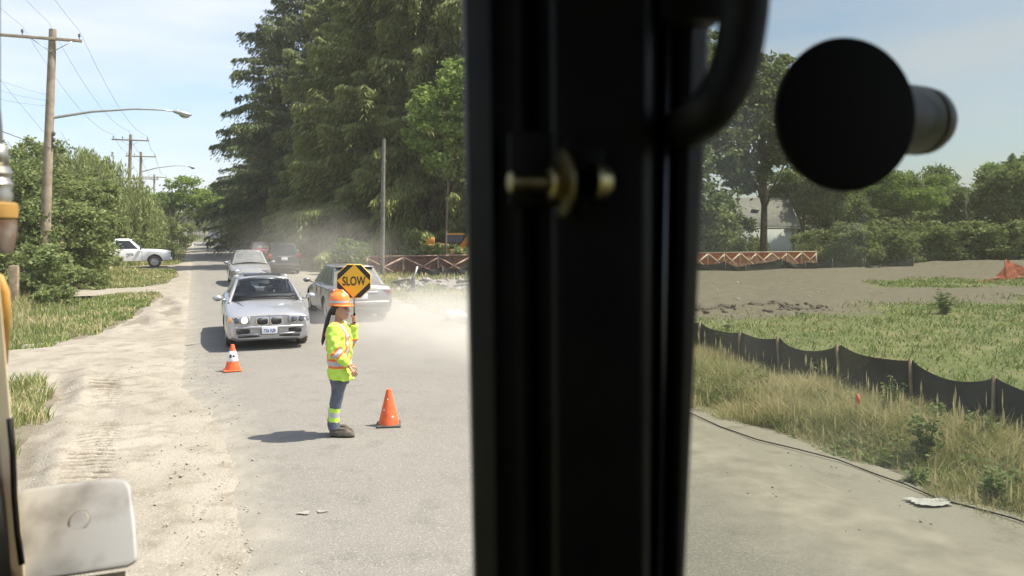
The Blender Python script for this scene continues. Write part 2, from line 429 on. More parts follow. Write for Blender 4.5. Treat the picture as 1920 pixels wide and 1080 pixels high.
# asphalt
ru = np.arange(-0.3, 5.71, 0.15); rv = np.concatenate([np.arange(-14, 40, 0.3), np.arange(40, 166, 1.5)])
U, V = np.meshgrid(ru, rv)
uL = np.interp(V, [0, 6, 9, 11.5, 13, 14.5, 40], [0.1, 0.32, 0.42, 0.25, -0.1, -0.2, -0.2]); uR = np.interp(V, [0, 5, 8, 14, 30], [4.2, 4.35, 4.8, 5.0, 5.2])
dust = np.maximum(0.62 + (uL + .15 - U) / 1.0 + .14 * wob(U, V, .5), 0.5 + (U - uR) / 1.8)
dust = np.maximum(dust, 0.42 * np.exp(-(((U - 0.35) / 0.5) ** 2 + ((V - 13.2) / 1.4) ** 2)))
dust = np.maximum(dust, 0.40 * sstep(2.6, 4.5, U) * sstep(13, 17, V))
dust = np.clip(dust, 0, 1)
X = U * PX + V * QX; Y = U * PY + V * QY
Zr = -0.045 + 0.055 * sstep(-.3, 0.35, U - np.interp(V, [0, 6, 9, 11.5, 13, 14.5, 40], [.25, .32, .36, .2, 0.0, -.1, -.1])) + 0.014 * sstep(0.3, 1.2, U) * sstep(5.6, 4.6, U)
nv, nu = U.shape; idx = np.arange(nv * nu).reshape(nv, nu)
q = np.stack([idx[:-1, :-1], idx[:-1, 1:], idx[1:, 1:], idx[1:, :-1]], -1).reshape(-1, 4)
mb = MB(); mb.add(np.stack([X.ravel(), Y.ravel(), Zr.ravel()], 1), q)
road_mat = lay('dusty_asphalt', [((0.180, 0.171, 0.148), 1, 0, 1), ((0.202, 0.191, 0.166), 0.5, 0.36, 0.66), ((0.160, 0.152, 0.133), 2.3, 0.52, 0.68), ((0.28, 0.265, 0.235), 55, 0.54, 0.64), ((0.105, 0.10, 0.09), 75, 0.56, 0.66)],
               bump=(70, 0.5, 0.01), attr=[('dust', (0.258, 0.238, 0.196), 7.0, 0.9)])
road = mb.build('road', road_mat, smooth=True, kind='structure')
a_ = road.data.attributes.new('dust', 'FLOAT', 'POINT'); a_.data.foreach_set('value', dust.ravel().astype(np.float32))

# dirt shoulder on the right
ru = np.arange(5.2, 7.3, 0.15); rv = np.concatenate([np.arange(-6, 45, 0.25), np.arange(45, 166, 1.5)])
U, V = np.meshgrid(ru, rv)
Z = -0.006 + 0.012 * wob(U, V, 0.4) * sstep(5.5, 6, U); Z = -0.09 + (Z + 0.09) * sstep(7.25, 6.5, U + 0.15 * wob(U, V, 0.5)) - 0.012 * (U < 5.6)
X = U * PX + V * QX; Y = U * PY + V * QY
nv, nu = U.shape; idx = np.arange(nv * nu).reshape(nv, nu)
q = np.stack([idx[:-1, :-1], idx[:-1, 1:], idx[1:, 1:], idx[1:, :-1]], -1).reshape(-1, 4)
mb = MB(); mb.add(np.stack([X.ravel(), Y.ravel(), Z.ravel()], 1), q)
dsh_mat = lay('pale_dirt', [((0.225, 0.208, 0.168), 1, 0, 1), ((0.258, 0.240, 0.198), 0.8, 0.36, 0.66), ((0.185, 0.168, 0.135), 2.4, 0.55, 0.70)], bump=(40, 0.6, 0.015))
mb.build('dirt_shoulder', dsh_mat, smooth=True, kind='structure')

# water at the bottom of the ditch
mb = MB(); mb.add([uv(-6.2, 18.6, -0.20), uv(-3.6, 18.6, -0.20), uv(-3.6, 21.5, -0.20), uv(-6.2, 21.5, -0.20)], [[0, 1, 2, 3]])
mb.build('ditch_water', mat('ditch_water', (0.045, 0.05, 0.025), 0.12, bump=0.1, bs=6), kind='structure')

# worn paint scraps on the asphalt
mkm = mat('worn_white_paint', (0.29, 0.275, 0.245), 0.9, col2=(0.22, 0.21, 0.185), ns=14)
for px, py, l_, w_ in ((570, 968, .055, .035), (604, 965, .05, .03)):
    p = gpt(px, py); th = np.linspace(0, 2 * math.pi, 14, endpoint=False)
    r_ = 1 + 0.25 * np.sin(th * 3 + px)
    mb = MB(); mb.add(np.concatenate([np.stack([p.x + np.cos(th) * l_ * r_, p.y + np.sin(th) * w_ * r_, np.full(14, 0.032)], 1), [(p.x, p.y, .032)]]), [[i, (i + 1) % 14, 14] for i in range(14)])
    mb.build('paint_scrap', mkm, kind='structure')

# ------------------------------------------------------------------ stones and grass
def stones(mb, pts, size):
    n = len(pts)
    base = np.array([(1, 0, 0), (-1, 0, 0), (0, 1, 0), (0, -1, 0), (0, 0, 1), (0, 0, -1)], float)
    tri = np.array([(0, 2, 4), (2, 1, 4), (1, 3, 4), (3, 0, 4), (2, 0, 5), (1, 2, 5), (3, 1, 5), (0, 3, 5)])
    v = base[None] * rng.uniform(0.6, 1.2, (n, 6, 1)) * size[:, None, None] * np.array([1, 1, 0.7])
    a = rng.uniform(0, 6.28, n); ca, sa = np.cos(a)[:, None], np.sin(a)[:, None]
    x, y = v[..., 0] * ca - v[..., 1] * sa, v[..., 0] * sa + v[..., 1] * ca
    v = np.stack([x, y, v[..., 2]], -1) + np.asarray(pts)[:, None]
    f = (tri[None] + (np.arange(n) * 6)[:, None, None]).reshape(-1, 3)
    mb.add(v.reshape(-1, 3), f)
def uvpts(u, v, z):
    return np.stack([u * PX + v * QX, u * PY + v * QY, z], 1)
stone_mat = mat('gravel_stone', (0.40, 0.36, 0.29), 0.9, col2=(0.25, 0.22, 0.18), ns=9)
n = 2600
u = rng.uniform(-2.2, 0.75, n); v = 5 + 12 * rng.random(n) ** 1.3
k = rng.random(n) < np.clip(0.25 + 0.9 * np.exp(-((u - 0.25) / 0.35) ** 2) + 0.6 * np.exp(-((u + 1.9) / 0.25) ** 2), 0, 1)
u, v = u[k], v[k]
mb = MB(); stones(mb, uvpts(u, v, np.full(len(u), 0.004) + 0.012 * (u > 0.2)), rng.gamma(1.7, 0.0042, len(u)).clip(.003, .026))
mb.build('gravel', stone_mat, kind='stuff')
n = 420
u = rng.uniform(3.6, 6.4, n); v = rng.uniform(4.5, 16, n)
mb = MB(); stones(mb, uvpts(u, v, np.where(u < 5.2, .024, 0.0)), rng.gamma(1.4, 0.0045, n).clip(.004, .03))
u = rng.uniform(9.5, 26, 500); v = rng.uniform(22, 45, 500); p = uvpts(u, v, np.zeros(500)); p[:, 2] = gh(p[:, 0], p[:, 1])
stones(mb, p, rng.gamma(1.4, 0.022, 500).clip(.015, .10))
mb.build('loose_stones', stone_mat, kind='stuff')
x = rng.uniform(4.5, 9.8, 700); y = 24.0 + .15 * (x - 5) + rng.normal(0, .55, 700); k = rng.random(700) < .25 + .7 * (wob(x, y, 1.1) > 0)
x, y = x[k], y[k]; mb = MB(); stones(mb, np.stack([x, y, gh(x, y) + .01], 1), rng.gamma(1.6, .03, len(x)).clip(.02, .16))
mb.build('soil_clods', mat('dark_clods', (.085, .07, .052), .95, col2=(.14, .12, .09), ns=5), kind='stuff')

def blades(mb, p, h, wd, lean, tint, mat_=0):
    n = len(p); a = rng.uniform(0, 6.28, n); b = rng.uniform(0, 6.28, n)
    side = np.stack([np.cos(a), np.sin(a), np.zeros(n)], 1) * (wd * 0.5)[:, None]
    ld = np.stack([np.cos(b), np.sin(b), np.zeros(n)], 1) * (lean * h)[:, None]
    up = np.zeros((n, 3)); up[:, 2] = h
    m1 = p + up * 0.55 + ld * 0.3; tip = p + up * 0.98 + ld
    v = np.stack([p - side, p + side, m1 + side * 0.8, m1 - side * 0.8, tip], 1).reshape(-1, 3)
    o = (np.arange(n) * 5)[:, None]
    mb.add(v, o + np.array([[0, 1, 2, 3]]), mat_, tint)
    mb.add(v, o + np.array([[3, 2, 4]]), mat_, tint)
def seed_heads(mb, p, h, lean_d, tint, mat_=0):
    n = len(p); a = rng.uniform(0, 6.28, n)
    s = np.stack([np.cos(a), np.sin(a), np.zeros(n)], 1) * 0.014
    t = p + np.stack([lean_d * np.cos(a * 3), lean_d * np.sin(a * 3), h], 1)
    up = np.zeros((n, 3)); up[:, 2] = rng.uniform(.07, .14, n)
    v = np.stack([t - up, t + s, t + up, t - s], 1).reshape(-1, 3)
    mb.add(v, (np.arange(n) * 4)[:, None] + np.array([[0, 1, 2, 3]]), mat_, tint)

def grass(name, ufun, n, hlo, hhi, wd, mix_dry, seeds=0.0, keep=None, lean=0.55):
    u, v = ufun(n)
    c = 0.5 + 0.5 * wob(u, v, 0.5, 1); c2 = 0.5 + 0.5 * wob(u, v, 1.7, 4)
    k = rng.random(len(u)) < 0.30 + 0.85 * c
    hue = 0.5 + 0.5 * wob(u, v, 0.28, 6)
    if keep is not None: k &= keep(u, v)
    u, v, c, c2, hue = u[k], v[k], c[k], c2[k], hue[k]
    p = uvpts(u, v, np.zeros(len(u))); p[:, 2] = gh(p[:, 0], p[:, 1]) - 0.01
    h = rng.uniform(hlo, hhi, len(u)) if np.isscalar(hlo) else hlo(u, v) * rng.uniform(0.45, 1.15, len(u))
    h = h * (0.55 + 0.6 * c)
    w_ = wd * rng.uniform(0.6, 1.4, len(u)) * (wd_scale(p))
    dry = rng.random(len(u)) < np.clip(mix_dry(u, v) + 0.9 * (c2 - 0.5) + .5 * (hue - .5), 0.02, 0.97)
    mb = MB()
    for flag, mi in ((True, 0), (False, 1)):
        s = dry == flag
        if s.sum(): blades(mb, p[s], h[s], w_[s], lean * rng.uniform(0.2, 1.2, s.sum()), np.clip(rng.normal(0.5, 0.25, s.sum()) + 0.5 * (hue[s] - .5), 0, 1), mi)
    if seeds:
        s = rng.random(len(u)) < seeds
        blades(mb, p[s], h[s] * 1.25, np.full(s.sum(), 0.006), np.full(s.sum(), 0.15), np.full(s.sum(), 0.75), 0)
        seed_heads(mb, p[s], h[s] * 1.28, 0.12 * h[s], np.full(s.sum(), 0.6), 0)
    return mb.build(name, [M['drygrass'], M['greengrass']], kind='stuff')
def wd_scale(p):
    return np.clip(np.hypot(p[:, 0], p[:, 1]) / 11, 0.8, 4)
def rect(u0, u1, v0, v1, pw=1.0):
    return lambda n: (rng.uniform(u0, u1, n), v0 + (v1 - v0) * rng.random(n) ** pw)
# long verge grass in front of the silt fence
edge = lambda u, v: u > 6.55 + 0.35 * wob(u, v, 0.7, 2) + 0.12 * wob(u, v, .2)
grass('long_verge_grass', rect(6.3, 8.75, 2.5, 14.5), 95000, lambda u, v: 0.12 + 0.30 * sstep(6.5, 7.6, u) - .08 * sstep(7.9, 8.6, u) + .10 * wob(u, v, .8, 8), None, 0.008,
      lambda u, v: 0.52 + 0.30 * sstep(7.0, 8.3, u) + 0.2 * sstep(9, 12, v), seeds=0.010, keep=edge, lean=1.1)
grass('far_verge_grass', rect(6.4, 9.2, 14.5, 46, 1.4), 26000, lambda u, v: 0.12 + 0.22 * sstep(6.5, 9, u), None, 0.016, lambda u, v: 0.62 + 0 * u, keep=edge)
def infield(u, v):
    x = u * PX + v * QX; y = u * PY + v * QY
    d = (y - 21.8 - (x - 5.1) * 0.52) + 1.0 * wob(x, y, 2.5)
    pt = np.exp(-(((x - 21.5) / 5.5) ** 2 + ((y - 36) / 3.0) ** 2)) > 0.35
    return ((d < 0.3 + rng.normal(0, .5, len(u))) | pt) & (rng.random(len(u)) > 0.95 * sstep(0.25, 0.6, wob(x, y, 2.2, 9)) * sstep(13, 20, v))
grass('field_grass', rect(8.9, 40, 1.5, 32, 1.1), 115000, 0.04, 0.15, 0.014, lambda u, v: 0.16 + 0.15 * wob(u, v, 3), keep=infield, lean=1.2)
grass('field_tufts', rect(8.9, 34, 6, 30, 1.1), 30000, 0.08, 0.26, 0.012, lambda u, v: 0.08 + 0 * u, keep=lambda u, v: infield(u, v) & (wob(u, v, .8, 11) > .30), lean=.9)
lkeep = lambda u, v: u < left_edge(v) + 0.10 + 0.25 * wob(u, v, 0.6)
grass('left_patch_grass', rect(-5.0, -1.5, 7.0, 15.2), 40000, 0.08, 0.30, 0.012, lambda u, v: 0.3 + 0 * u, keep=lkeep, lean=.7)
grass('left_verge_grass', rect(-7.5, -1.0, 18.9, 34.4, 1.2), 52000, lambda u, v: 0.14 + 0.5 * sstep(-3.0, -4.6, u), None, 0.013, lambda u, v: 0.30 + 0.1 * sstep(-3, -5, u), seeds=0.01, keep=lkeep)
grass('farther_verge_grass', rect(-8, -0.8, 37.4, 54, 1.2), 22000, lambda u, v: 0.16 + 0.35 * sstep(-2.0, -4.5, u), None, 0.012, lambda u, v: 0.45 + 0 * u, keep=lkeep)
grass('roadside_grass', rect(-7, -0.8, 59.5, 120, 1.3), 16000, lambda u, v: 0.2 + 0.45 * sstep(-1.5, -4.5, u), None, 0.012, lambda u, v: 0.35 + 0 * u, keep=lkeep)
grass('tree_foot_grass', rect(7, 16, 26, 75, 1.0), 20000, 0.12, 0.35, 0.014, lambda u, v: 0.35 + 0 * u, keep=lambda u, v: ((u > 9.5) & (v > 37)) | (v > 46) | (wob(u, v, 1.3) > 0.5))
# ------------------------------------------------------------------ trees and plants
def unit(a): return a / np.maximum(np.linalg.norm(a, axis=1, keepdims=True), 1e-9)
def leaves(mb, c, d, ln, wd, tint, mi=0, flat=None):
    """pointed four-sided leaves or sprays: c centres, d long-axis directions"""
    n = len(c); d = unit(d)
    r = rng.normal(0, 1, (n, 3))
    if flat is not None: r = r * (1 - flat) + np.array([0, 0, 1.0]) * flat * 2 
    s = unit(np.cross(d, r))
    ln = np.broadcast_to(ln, (n,))[:, None]; wd = np.broadcast_to(wd, (n,))[:, None]
    v = np.stack([c - d * ln * .5, c + s * wd * .5 - d * ln * .08, c + d * ln * .5, c - s * wd * .5 - d * ln * .08], 1).reshape(-1, 3)
    mb.add(v, (np.arange(n) * 4)[:, None] + np.array([[0, 1, 2, 3]]), mi, np.clip(tint, 0, 1))

def conifer(name, label, H, Rad, nb, ns, mkey, z0=0.06, up=0.12, sag=0.02, hang=0.35, ln=(.45, .8), wd=.2, power=0.75, loc=(0, 0, 0), rz=0, group=None, hat=2.0, twist=0.5):
    t = thing(name, label, 'tree', loc, rz, group)
    mb = MB(); r0 = H * 0.014 + 0.08
    mb.tube([(0, 0, -0.3), (0.02, 0, H * .05), (0, 0.05, H * .3), (0.05, 0, H * .65), (0, 0, H * .99)], [r0 * 1.35, r0, r0 * .8, r0 * .4, .03], 9)
    fr = z0 + (1 - z0) * (np.arange(nb) + rng.random(nb)) / nb
    az = np.arange(nb) * 2.39996 + rng.normal(0, 0.35, nb)
    Lb = Rad * (np.clip(1 - fr, 0, 1) ** power if power > 0 else 1 - fr ** (-power)) * rng.uniform(0.5, 1.12, nb) * np.minimum(1, 0.75 + (fr - z0) * 3) + 0.35
    upb = up + rng.normal(0, .15, nb) + 0.4 * fr ** 2; sagb = sag * rng.uniform(.5, 1.5, nb)
    for i in range(0, nb, 2):
        s = np.linspace(0, Lb[i] * .9, 5); z = H * fr[i] + s * upb[i] - s * s * sagb[i]
        mb.tube([(s_ * math.cos(az[i]), s_ * math.sin(az[i]), z_) for s_, z_ in zip(s, z)], np.linspace(0.05 + Lb[i] * .006, .012, 5), 4)
    mb.build('trunk', M['bark'], t)
    p = Lb ** 1.35; bi = rng.choice(nb, ns, p=p / p.sum())
    s = Lb[bi] * np.sqrt(rng.uniform(0.04, 1, ns)); fan = (0.30 * (Lb[bi] - s) + 0.22) * np.minimum(1, s + .3)
    lat = rng.uniform(-1, 1, ns) * fan
    ca, sa = np.cos(az[bi]), np.sin(az[bi])
    # droop of hanging side sprays grows away from the branch; a lump noise breaks the branch up into tufts
    z = H * fr[bi] + s * upb[bi] - s * s * sagb[bi] - np.abs(lat) * 0.25 - rng.exponential(hang * .5, ns) * rng.random(ns)
    c = np.stack([s * ca - lat * sa, s * sa + lat * ca, z], 1) + rng.normal(0, .05, (ns, 3))
    sg = np.sign(lat) * np.minimum(1, np.abs(lat) / (fan + .01) + .35)
    d = np.stack([ca - sa * sg * .9, sa + ca * sg * .9, np.full(ns, -hang * 1.6) + rng.normal(0, .3, ns)], 1) + rng.normal(0, twist * .35, (ns, 3))
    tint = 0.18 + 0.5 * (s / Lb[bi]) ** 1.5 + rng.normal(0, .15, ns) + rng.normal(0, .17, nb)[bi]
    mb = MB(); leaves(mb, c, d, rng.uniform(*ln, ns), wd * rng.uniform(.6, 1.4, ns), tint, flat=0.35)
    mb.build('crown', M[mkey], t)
    return t

def broadleaf(name, label, H, lumps, nleaf, mkey, leaf=(.2, .34), trunk_r=0.2, cl=0.45, npc=60, loc=(0, 0, 0), rz=0, group=None, stems=1, cat='tree', shell=0.45, hang=0.0, limbs=True):
    """lumps: (x, y, z, rx, ry, rz) blobs of the crown; the leaves come in clusters that leave gaps"""
    t = thing(name, label, cat, loc, rz, group)
    L_ = np.array(lumps, float)
    mb = MB()
    for k in range(stems):
        ox, oy = (0, 0) if stems == 1 else rng.normal(0, .35, 2)
        topz = L_[:, 2].mean() + 0.2 * H
        mb.tube([(ox, oy, -0.2), (ox * 1.1, oy, H * .12), (ox * 1.4 + .1, oy * 1.2, H * .35), (ox * 1.6, oy * 1.4 + .1, topz)], [trunk_r * 1.3, trunk_r, trunk_r * .75, trunk_r * .2], 8)
    if limbs:
        for q in L_:
            zb = min(q[2] * .75, H * .45) * rng.uniform(.6, 1)
            m_ = np.array([q[0] * .45, q[1] * .45, (zb + q[2]) * .5 + .1 * H * rng.random()])
            mb.tube([(0, 0, zb), tuple(m_), tuple(q[:3])], [trunk_r * .45, trunk_r * .28, trunk_r * .08], 6)
            for _ in range(3):
                e_ = q[:3] + rng.normal(0, .55, 3) * q[3:]
                mb.tube([tuple(m_ * .4 + q[:3] * .6), tuple(e_)], [trunk_r * .15, .01], 4)
    mb.build('trunk' if cat == 'tree' else 'stem', M['bark'], t)
    vol = L_[:, 3] * L_[:, 4] * L_[:, 5]
    ncl = max(8, nleaf // npc); li = rng.choice(len(L_), ncl, p=vol ** .75 / (vol ** .75).sum())
    dr = unit(rng.normal(0, 1, (ncl, 3))); rad = rng.uniform(shell, 1, ncl) ** .6
    cc = L_[li, :3] + dr * rad[:, None] * L_[li, 3:]
    cc[:, 2] = np.maximum(cc[:, 2], 0.12)
    ci = rng.integers(0, ncl, nleaf); csz = cl * rng.uniform(.5, 1.3, ncl)
    off = rng.normal(0, .5, (nleaf, 3)) * csz[ci][:, None] * np.array([1, 1, .6])
    c = cc[ci] + off
    if hang: c[:, 2] -= rng.exponential(hang, nleaf)
    c[:, 2] = np.maximum(c[:, 2], 0.03)
    d = rng.normal(0, 1, (nleaf, 3)) * np.array([1, 1, .6]) + dr[ci] * .6 + np.array([0, 0, -.35 - 1.6 * (hang > 0)])
    tint = 0.5 + rng.normal(0, .17, nleaf) + rng.normal(0, .16, ncl)[ci]
    l_ = rng.uniform(*leaf, nleaf)
    mb = MB(); leaves(mb, c, d, l_, l_ * (.28 if hang else .62), tint, flat=0.15)
    mb.build('crown' if cat == 'tree' else 'leaves', M[mkey], t)
    return t
def lumps_dome(rx, rz_, h0, n, seed, sq=0.55, ry=None):
    g = np.random.default_rng(seed); ry = ry or rx; out = []
    for i in range(n):
        a = i * 2.4 + g.normal(0, .4); f_ = g.random() ** .5
        zz = g.uniform(-.75, .85); k = math.sqrt(max(.1, 1 - zz * zz)) * (.35 + .55 * f_)
        s = g.uniform(.3, .48)
        out.append((rx * k * math.cos(a), ry * k * math.sin(a), h0 + rz_ * zz, rx * s, ry * s, rz_ * s * .85))
    return out
def willow(label, H, Rad, n, loc):
    t = thing('willow_tree', label, 'tree', loc)
    mb = MB(); mb.tube([(0, 0, -.2), (.1, 0, H * .2), (-.1, .1, H * .5), (0, 0, H * .85)], [.4, .32, .22, .08], 8)
    for i in range(12):
        a = i * .52; mb.tube([(0, 0, H * .35), (Rad * .4 * math.cos(a), Rad * .4 * math.sin(a), H * .75), (Rad * .8 * math.cos(a), Rad * .8 * math.sin(a), H * .72)], [.12, .07, .02], 5)
    mb.build('trunk', M['bark'], t)
    ns = n // 24; a = rng.uniform(0, 6.28, ns); rr = Rad * np.sqrt(rng.uniform(.05, 1, ns))
    lob = 1 + .18 * np.sin(a * 5 + 1) + .1 * np.sin(a * 11)
    zt = H * (1 - .42 * (rr / Rad) ** 2.2) * (0.93 + .1 * rng.random(ns)); ln = rng.uniform(.25, .6, ns) * H * (0.5 + .5 * rr / Rad)
    k = rng.integers(0, ns, n); f_ = rng.random(n)
    x = rr[k] * lob[k] * np.cos(a[k]) * (1 + .08 * f_) + rng.normal(0, .07, n); y = rr[k] * lob[k] * np.sin(a[k]) * (1 + .08 * f_) + rng.normal(0, .07, n)
    c = np.stack([x, y, np.maximum(zt[k] - ln[k] * f_, .2)], 1)
    d = np.stack([rng.normal(0, .35, n), rng.normal(0, .35, n), np.full(n, -1.0)], 1)
    mb = MB(); leaves(mb, c, d, rng.uniform(.3, .5, n), rng.uniform(.05, .1, n), .5 + rng.normal(0, .15, n) + rng.normal(0, .15, ns)[k])
    mb.build('crown', M['willow'], t)
    return t
def place(t, p, rz=0.0, s=1.0, label=None, group=None):
    t.location = (p[0], p[1], float(gh(p[0], p[1])) if len(p) < 3 else p[2]); t.rotation_euler.z = rz
    t.scale = (s, s, s) if np.isscalar(s) else s
    if label: t['label'] = label
    if group: t['group'] = group
    return t
def gp(px, d):                            # ground place seen in column px at depth d
    return ((px - 960) / F * d, d)

# big evergreens right of the road
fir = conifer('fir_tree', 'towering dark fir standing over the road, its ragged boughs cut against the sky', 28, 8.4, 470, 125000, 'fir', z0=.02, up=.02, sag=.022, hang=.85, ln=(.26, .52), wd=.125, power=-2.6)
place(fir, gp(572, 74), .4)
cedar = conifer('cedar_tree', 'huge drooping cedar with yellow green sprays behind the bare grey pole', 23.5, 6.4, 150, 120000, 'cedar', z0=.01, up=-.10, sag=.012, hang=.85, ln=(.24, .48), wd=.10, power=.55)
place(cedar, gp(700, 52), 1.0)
G = 'evergreens massed beside the road'
def more(src, px, d, rz, s, label): return place(copy_tree(src), gp(px, d), rz, s, label)
more(fir, 522, 98, 2.2, (.9, .9, .72), 'dark fir next along the road past the towering one, above the parked cars')
more(cedar, 812, 51, 3.3, (1.0, 1.0, 1.15), 'drooping cedar crowding in behind the red lattice fence')
more(fir, 752, 68, 4.0, 1.05, 'dark fir hidden deep between the two drooping cedars')
more(cedar, 905, 52, 5.1, 1.05, 'cedar mostly hidden by the black window pillar')
more(fir, 850, 64, .9, 1.05, 'dark fir filling the gap above the orange machine')
more(cedar, 622, 64, 2.6, .92, 'cedar low behind the black hatchback, veiled in dust')
more(cedar, 512, 88, 1.5, (.85, .85, .62), 'shorter drooping cedar far along the road, over the white post')
more(cedar, 484, 116, 4.4, (.8, .8, .6), 'low cedar farthest along the evergreens, near the road end')
more(cedar, 1030, 52, 3.9, 1.0, 'cedar standing wholly behind the window pillar')
# bright broadleaf bough in the evergreens
b1 = broadleaf('maple_tree', 'bright yellow green maple growing out in front of the dark evergreens', 11.5,
               [(0, 0, 8.6, 1.6, 1.4, 1.1), (1.2, .3, 9.8, 1.5, 1.3, 1.0), (-.9, -.2, 6.9, 1.3, 1.2, .9), (1.4, 0, 7.4, 1.5, 1.3, 1.0), (.3, .2, 5.6, 1.3, 1.2, .8), (2.2, 0, 5.8, 1.4, 1.2, .9)], 12000, 'maple', leaf=(.16, .30), trunk_r=.05, cl=.42)
place(b1, gp(836, 44.0), 0, 1.10)
s1 = broadleaf('sapling', 'pale leafy sapling beside the roof of the dusty grey car', 2.2, [(0, 0, 1.5, .75, .6, .55), (.3, 0, 1.0, .6, .5, .4), (-.3, .1, .9, .6, .5, .45)], 2200, 'weed', leaf=(.1, .2), trunk_r=.03, cl=.22, npc=30)
place(s1, gp(652, 37), .3)
# far right-hand row by the road end
dm = broadleaf('broadleaf_tree', 'round leafy tree at the end of the evergreen row', 9, lumps_dome(3.4, 3.6, 5.2, 12, 3), 15000, 'broad', leaf=(.25, .42), trunk_r=.22, cl=.7)
place(dm, gp(446, 122), .5, 1.2, 'round leafy tree past the last evergreen, drooping over the road')

# left side hedge of bushes and trees
laurel = broadleaf('laurel_bush', 'tall dense glossy bush wrapping the foot of the tall lamp pole', 6.2,
                   lumps_dome(2.5, 2.9, 3.3, 13, 5) + [(0, 0, 1.2, 2.2, 2.2, 1.2)], 34000, 'bush', leaf=(.11, .21), trunk_r=.12, cl=.40, stems=3, cat='bush', shell=.6)
place(laurel, gp(98, 36), .3, (1.0, 1.0, .80))
place(copy_tree(laurel), gp(62, 39), 1.9, (1.0, 1.0, 1.12), 'tall dense bush left of the lamp pole, topped by small pointed sprays')
place(copy_tree(laurel), gp(92, 43), 3.1, (1.1, 1.1, .75), 'dense bush hiding the rear half of the white pickup')
place(copy_tree(laurel), gp(-30, 33), 4.4, (1.0, 1.0, 1.0), 'dense bush at the very edge behind the metal hose fitting')
wl = willow('pale weeping willow rising behind the dense bushes left of the road', 7.6, 4.2, 26000, (0, 0, 0))
place(wl, gp(132, 57), .2, 1.1)
place(copy_tree(wl), gp(205, 64), 2.0, (1, 1, .80), 'smaller willow farther back, above the white pickup')
locust = broadleaf('locust_tree', 'airy spreading tree leaning over the road beyond the white pickup', 7.6,
                   [(0, 0, 5.4, 2.6, 2.2, .9), (2.2, 0, 5.9, 2.4, 2, .8), (-2, .3, 5.2, 2.2, 2, .9), (1, 0, 7.2, 1.7, 1.5, .7), (4.0, .2, 5.0, 2.0, 1.8, .8), (3.0, 0, 4.2, 1.8, 1.6, .6)], 14000, 'maple', leaf=(.18, .34), trunk_r=.17, cl=.55)
place(locust, gp(322, 84), 0, 1.0)
bsh = broadleaf('shrub', 'rounded green shrub', 2.6, lumps_dome(1.6, 1.2, 1.25, 8, 9) + [(0, 0, .6, 1.3, 1.3, .6)], 6500, 'bush', leaf=(.12, .24), trunk_r=.05, cl=.34, stems=4, cat='shrub', shell=.55)
place(bsh, gp(60, 29.5), .2, (1, 1, .8), 'low leafy shrub in front of the foot of the lamp pole')
bcount = [(160, 33, 1.1, .55, 'small leafy shrub on the grass bank before the tall bushes'), (105, 27.5, 2.0, .42, 'lowest leafy clump spilling over the ditch bank'), (130, 41, 3.0, .6, 'shrub pressed against the flank of the white pickup'),
          (205, 47, 4.0, .36, 'small shrub just before the bonnet of the white pickup'), (262, 66, 1.0, 1.25, 'shrub behind the roof of the white pickup'), (300, 78, 5.0, 1.3, 'shrub behind the wooden rail fence'),
          (238, 60, 2.2, 1.5, 'large shrub behind the cab of the white pickup'), (332, 104, 3.3, 1.3, 'far shrub by the white van at the road end')]
for px, d, rz, s, lb in bcount: place(copy_tree(bsh), gp(px, d), rz, s, lb)
place(copy_tree(dm), gp(285, 100), 2.2, .85, 'leafy tree behind the airy one, left of the road')
place(copy_tree(dm), gp(352, 178), 1.2, .8, 'leafy tree beyond the end of the road, left of the pale house')
place(copy_tree(dm), gp(396, 185), 3.2, .85, 'leafy tree beyond the end of the road, right of the pale house')
place(copy_tree(dm), gp(425, 150), 4.1, .9, 'leafy tree beside the far white truck')
place(copy_tree(dm), gp(222, 100), 5.0, .85, 'leafy tree far behind the willow')

# right of the pillar
oak = broadleaf('oak_tree', 'tall leafy tree before the blue grey house, dark trunk bare below', 18,
                lumps_dome(4.4, 5.8, 11.4, 20, 21) + [(-2.2, 0, 7.6, 2.4, 2, 1.6)], 26000, 'broad', leaf=(.28, .46), trunk_r=.30, cl=.75)
place(oak, gp(1432, 61), .4, .88)
oak2 = broadleaf('oak_tree', 'x', 18, lumps_dome(4.4, 6.6, 10.3, 20, 23) + [(-2.2, 0, 3.6, 2.6, 2.2, 2.2), (1.8, -.5, 3.0, 2.4, 2, 2.0), (0, -1, 4.6, 2.6, 2, 1.8)], 30000, 'broad', leaf=(.28, .46), trunk_r=.30, cl=.75)
place(oak2, gp(1272, 57), 2.3, 1.0, 'tallest leafy tree, showing beside the grab handle')
place(copy_tree(oak2), gp(1225, 64), 4.0, 1.1, 'leafy tree hidden behind the window pillar and its handle')
place(copy_tree(dm), gp(1505, 78), .3, 1.05, 'leafy tree just behind the gable end of the blue grey house')
RT = [(1560, 74, .9, 'dm'), (1640, 82, 1.05, 'dm'), (1700, 74, .86, 'dm'), (1765, 90, .95, 'dm'), (1835, 78, .85, 'dm'), (1905, 72, 1.0, 'dm'), (1950, 80, 1.1, 'dm'), (1600, 95, 1.1, 'dm'), (1870, 96, 1.15, 'dm'), (1725, 100, 1.1, 'dm')]
RL = ['leafy tree whose top shows right below the round black disc', 'large rounded tree right of the round black disc, over the hedge', 'tree in the dip of the skyline over the long hedge',
      'loose tree standing by the bare snag', 'tree over the middle of the long hedge, right of the bare snag', 'tall tree at the very edge above the orange netting', 'tree cut off by the edge of the windscreen',
      'tree half covered by the round black disc', 'tall pale tree rising highest at the far right', 'distant tree seen between the rounded tree and the snag']
for i, ((px, d, s, k), lb) in enumerate(zip(RT, RL)): place(copy_tree(locust if i in (2, 3, 6, 8) else dm), gp(px, d), i * 1.3, (s, s, s * (1.12 if i in (2, 3, 6, 8) else 1.0 if i % 3 else 1.1)), lb)
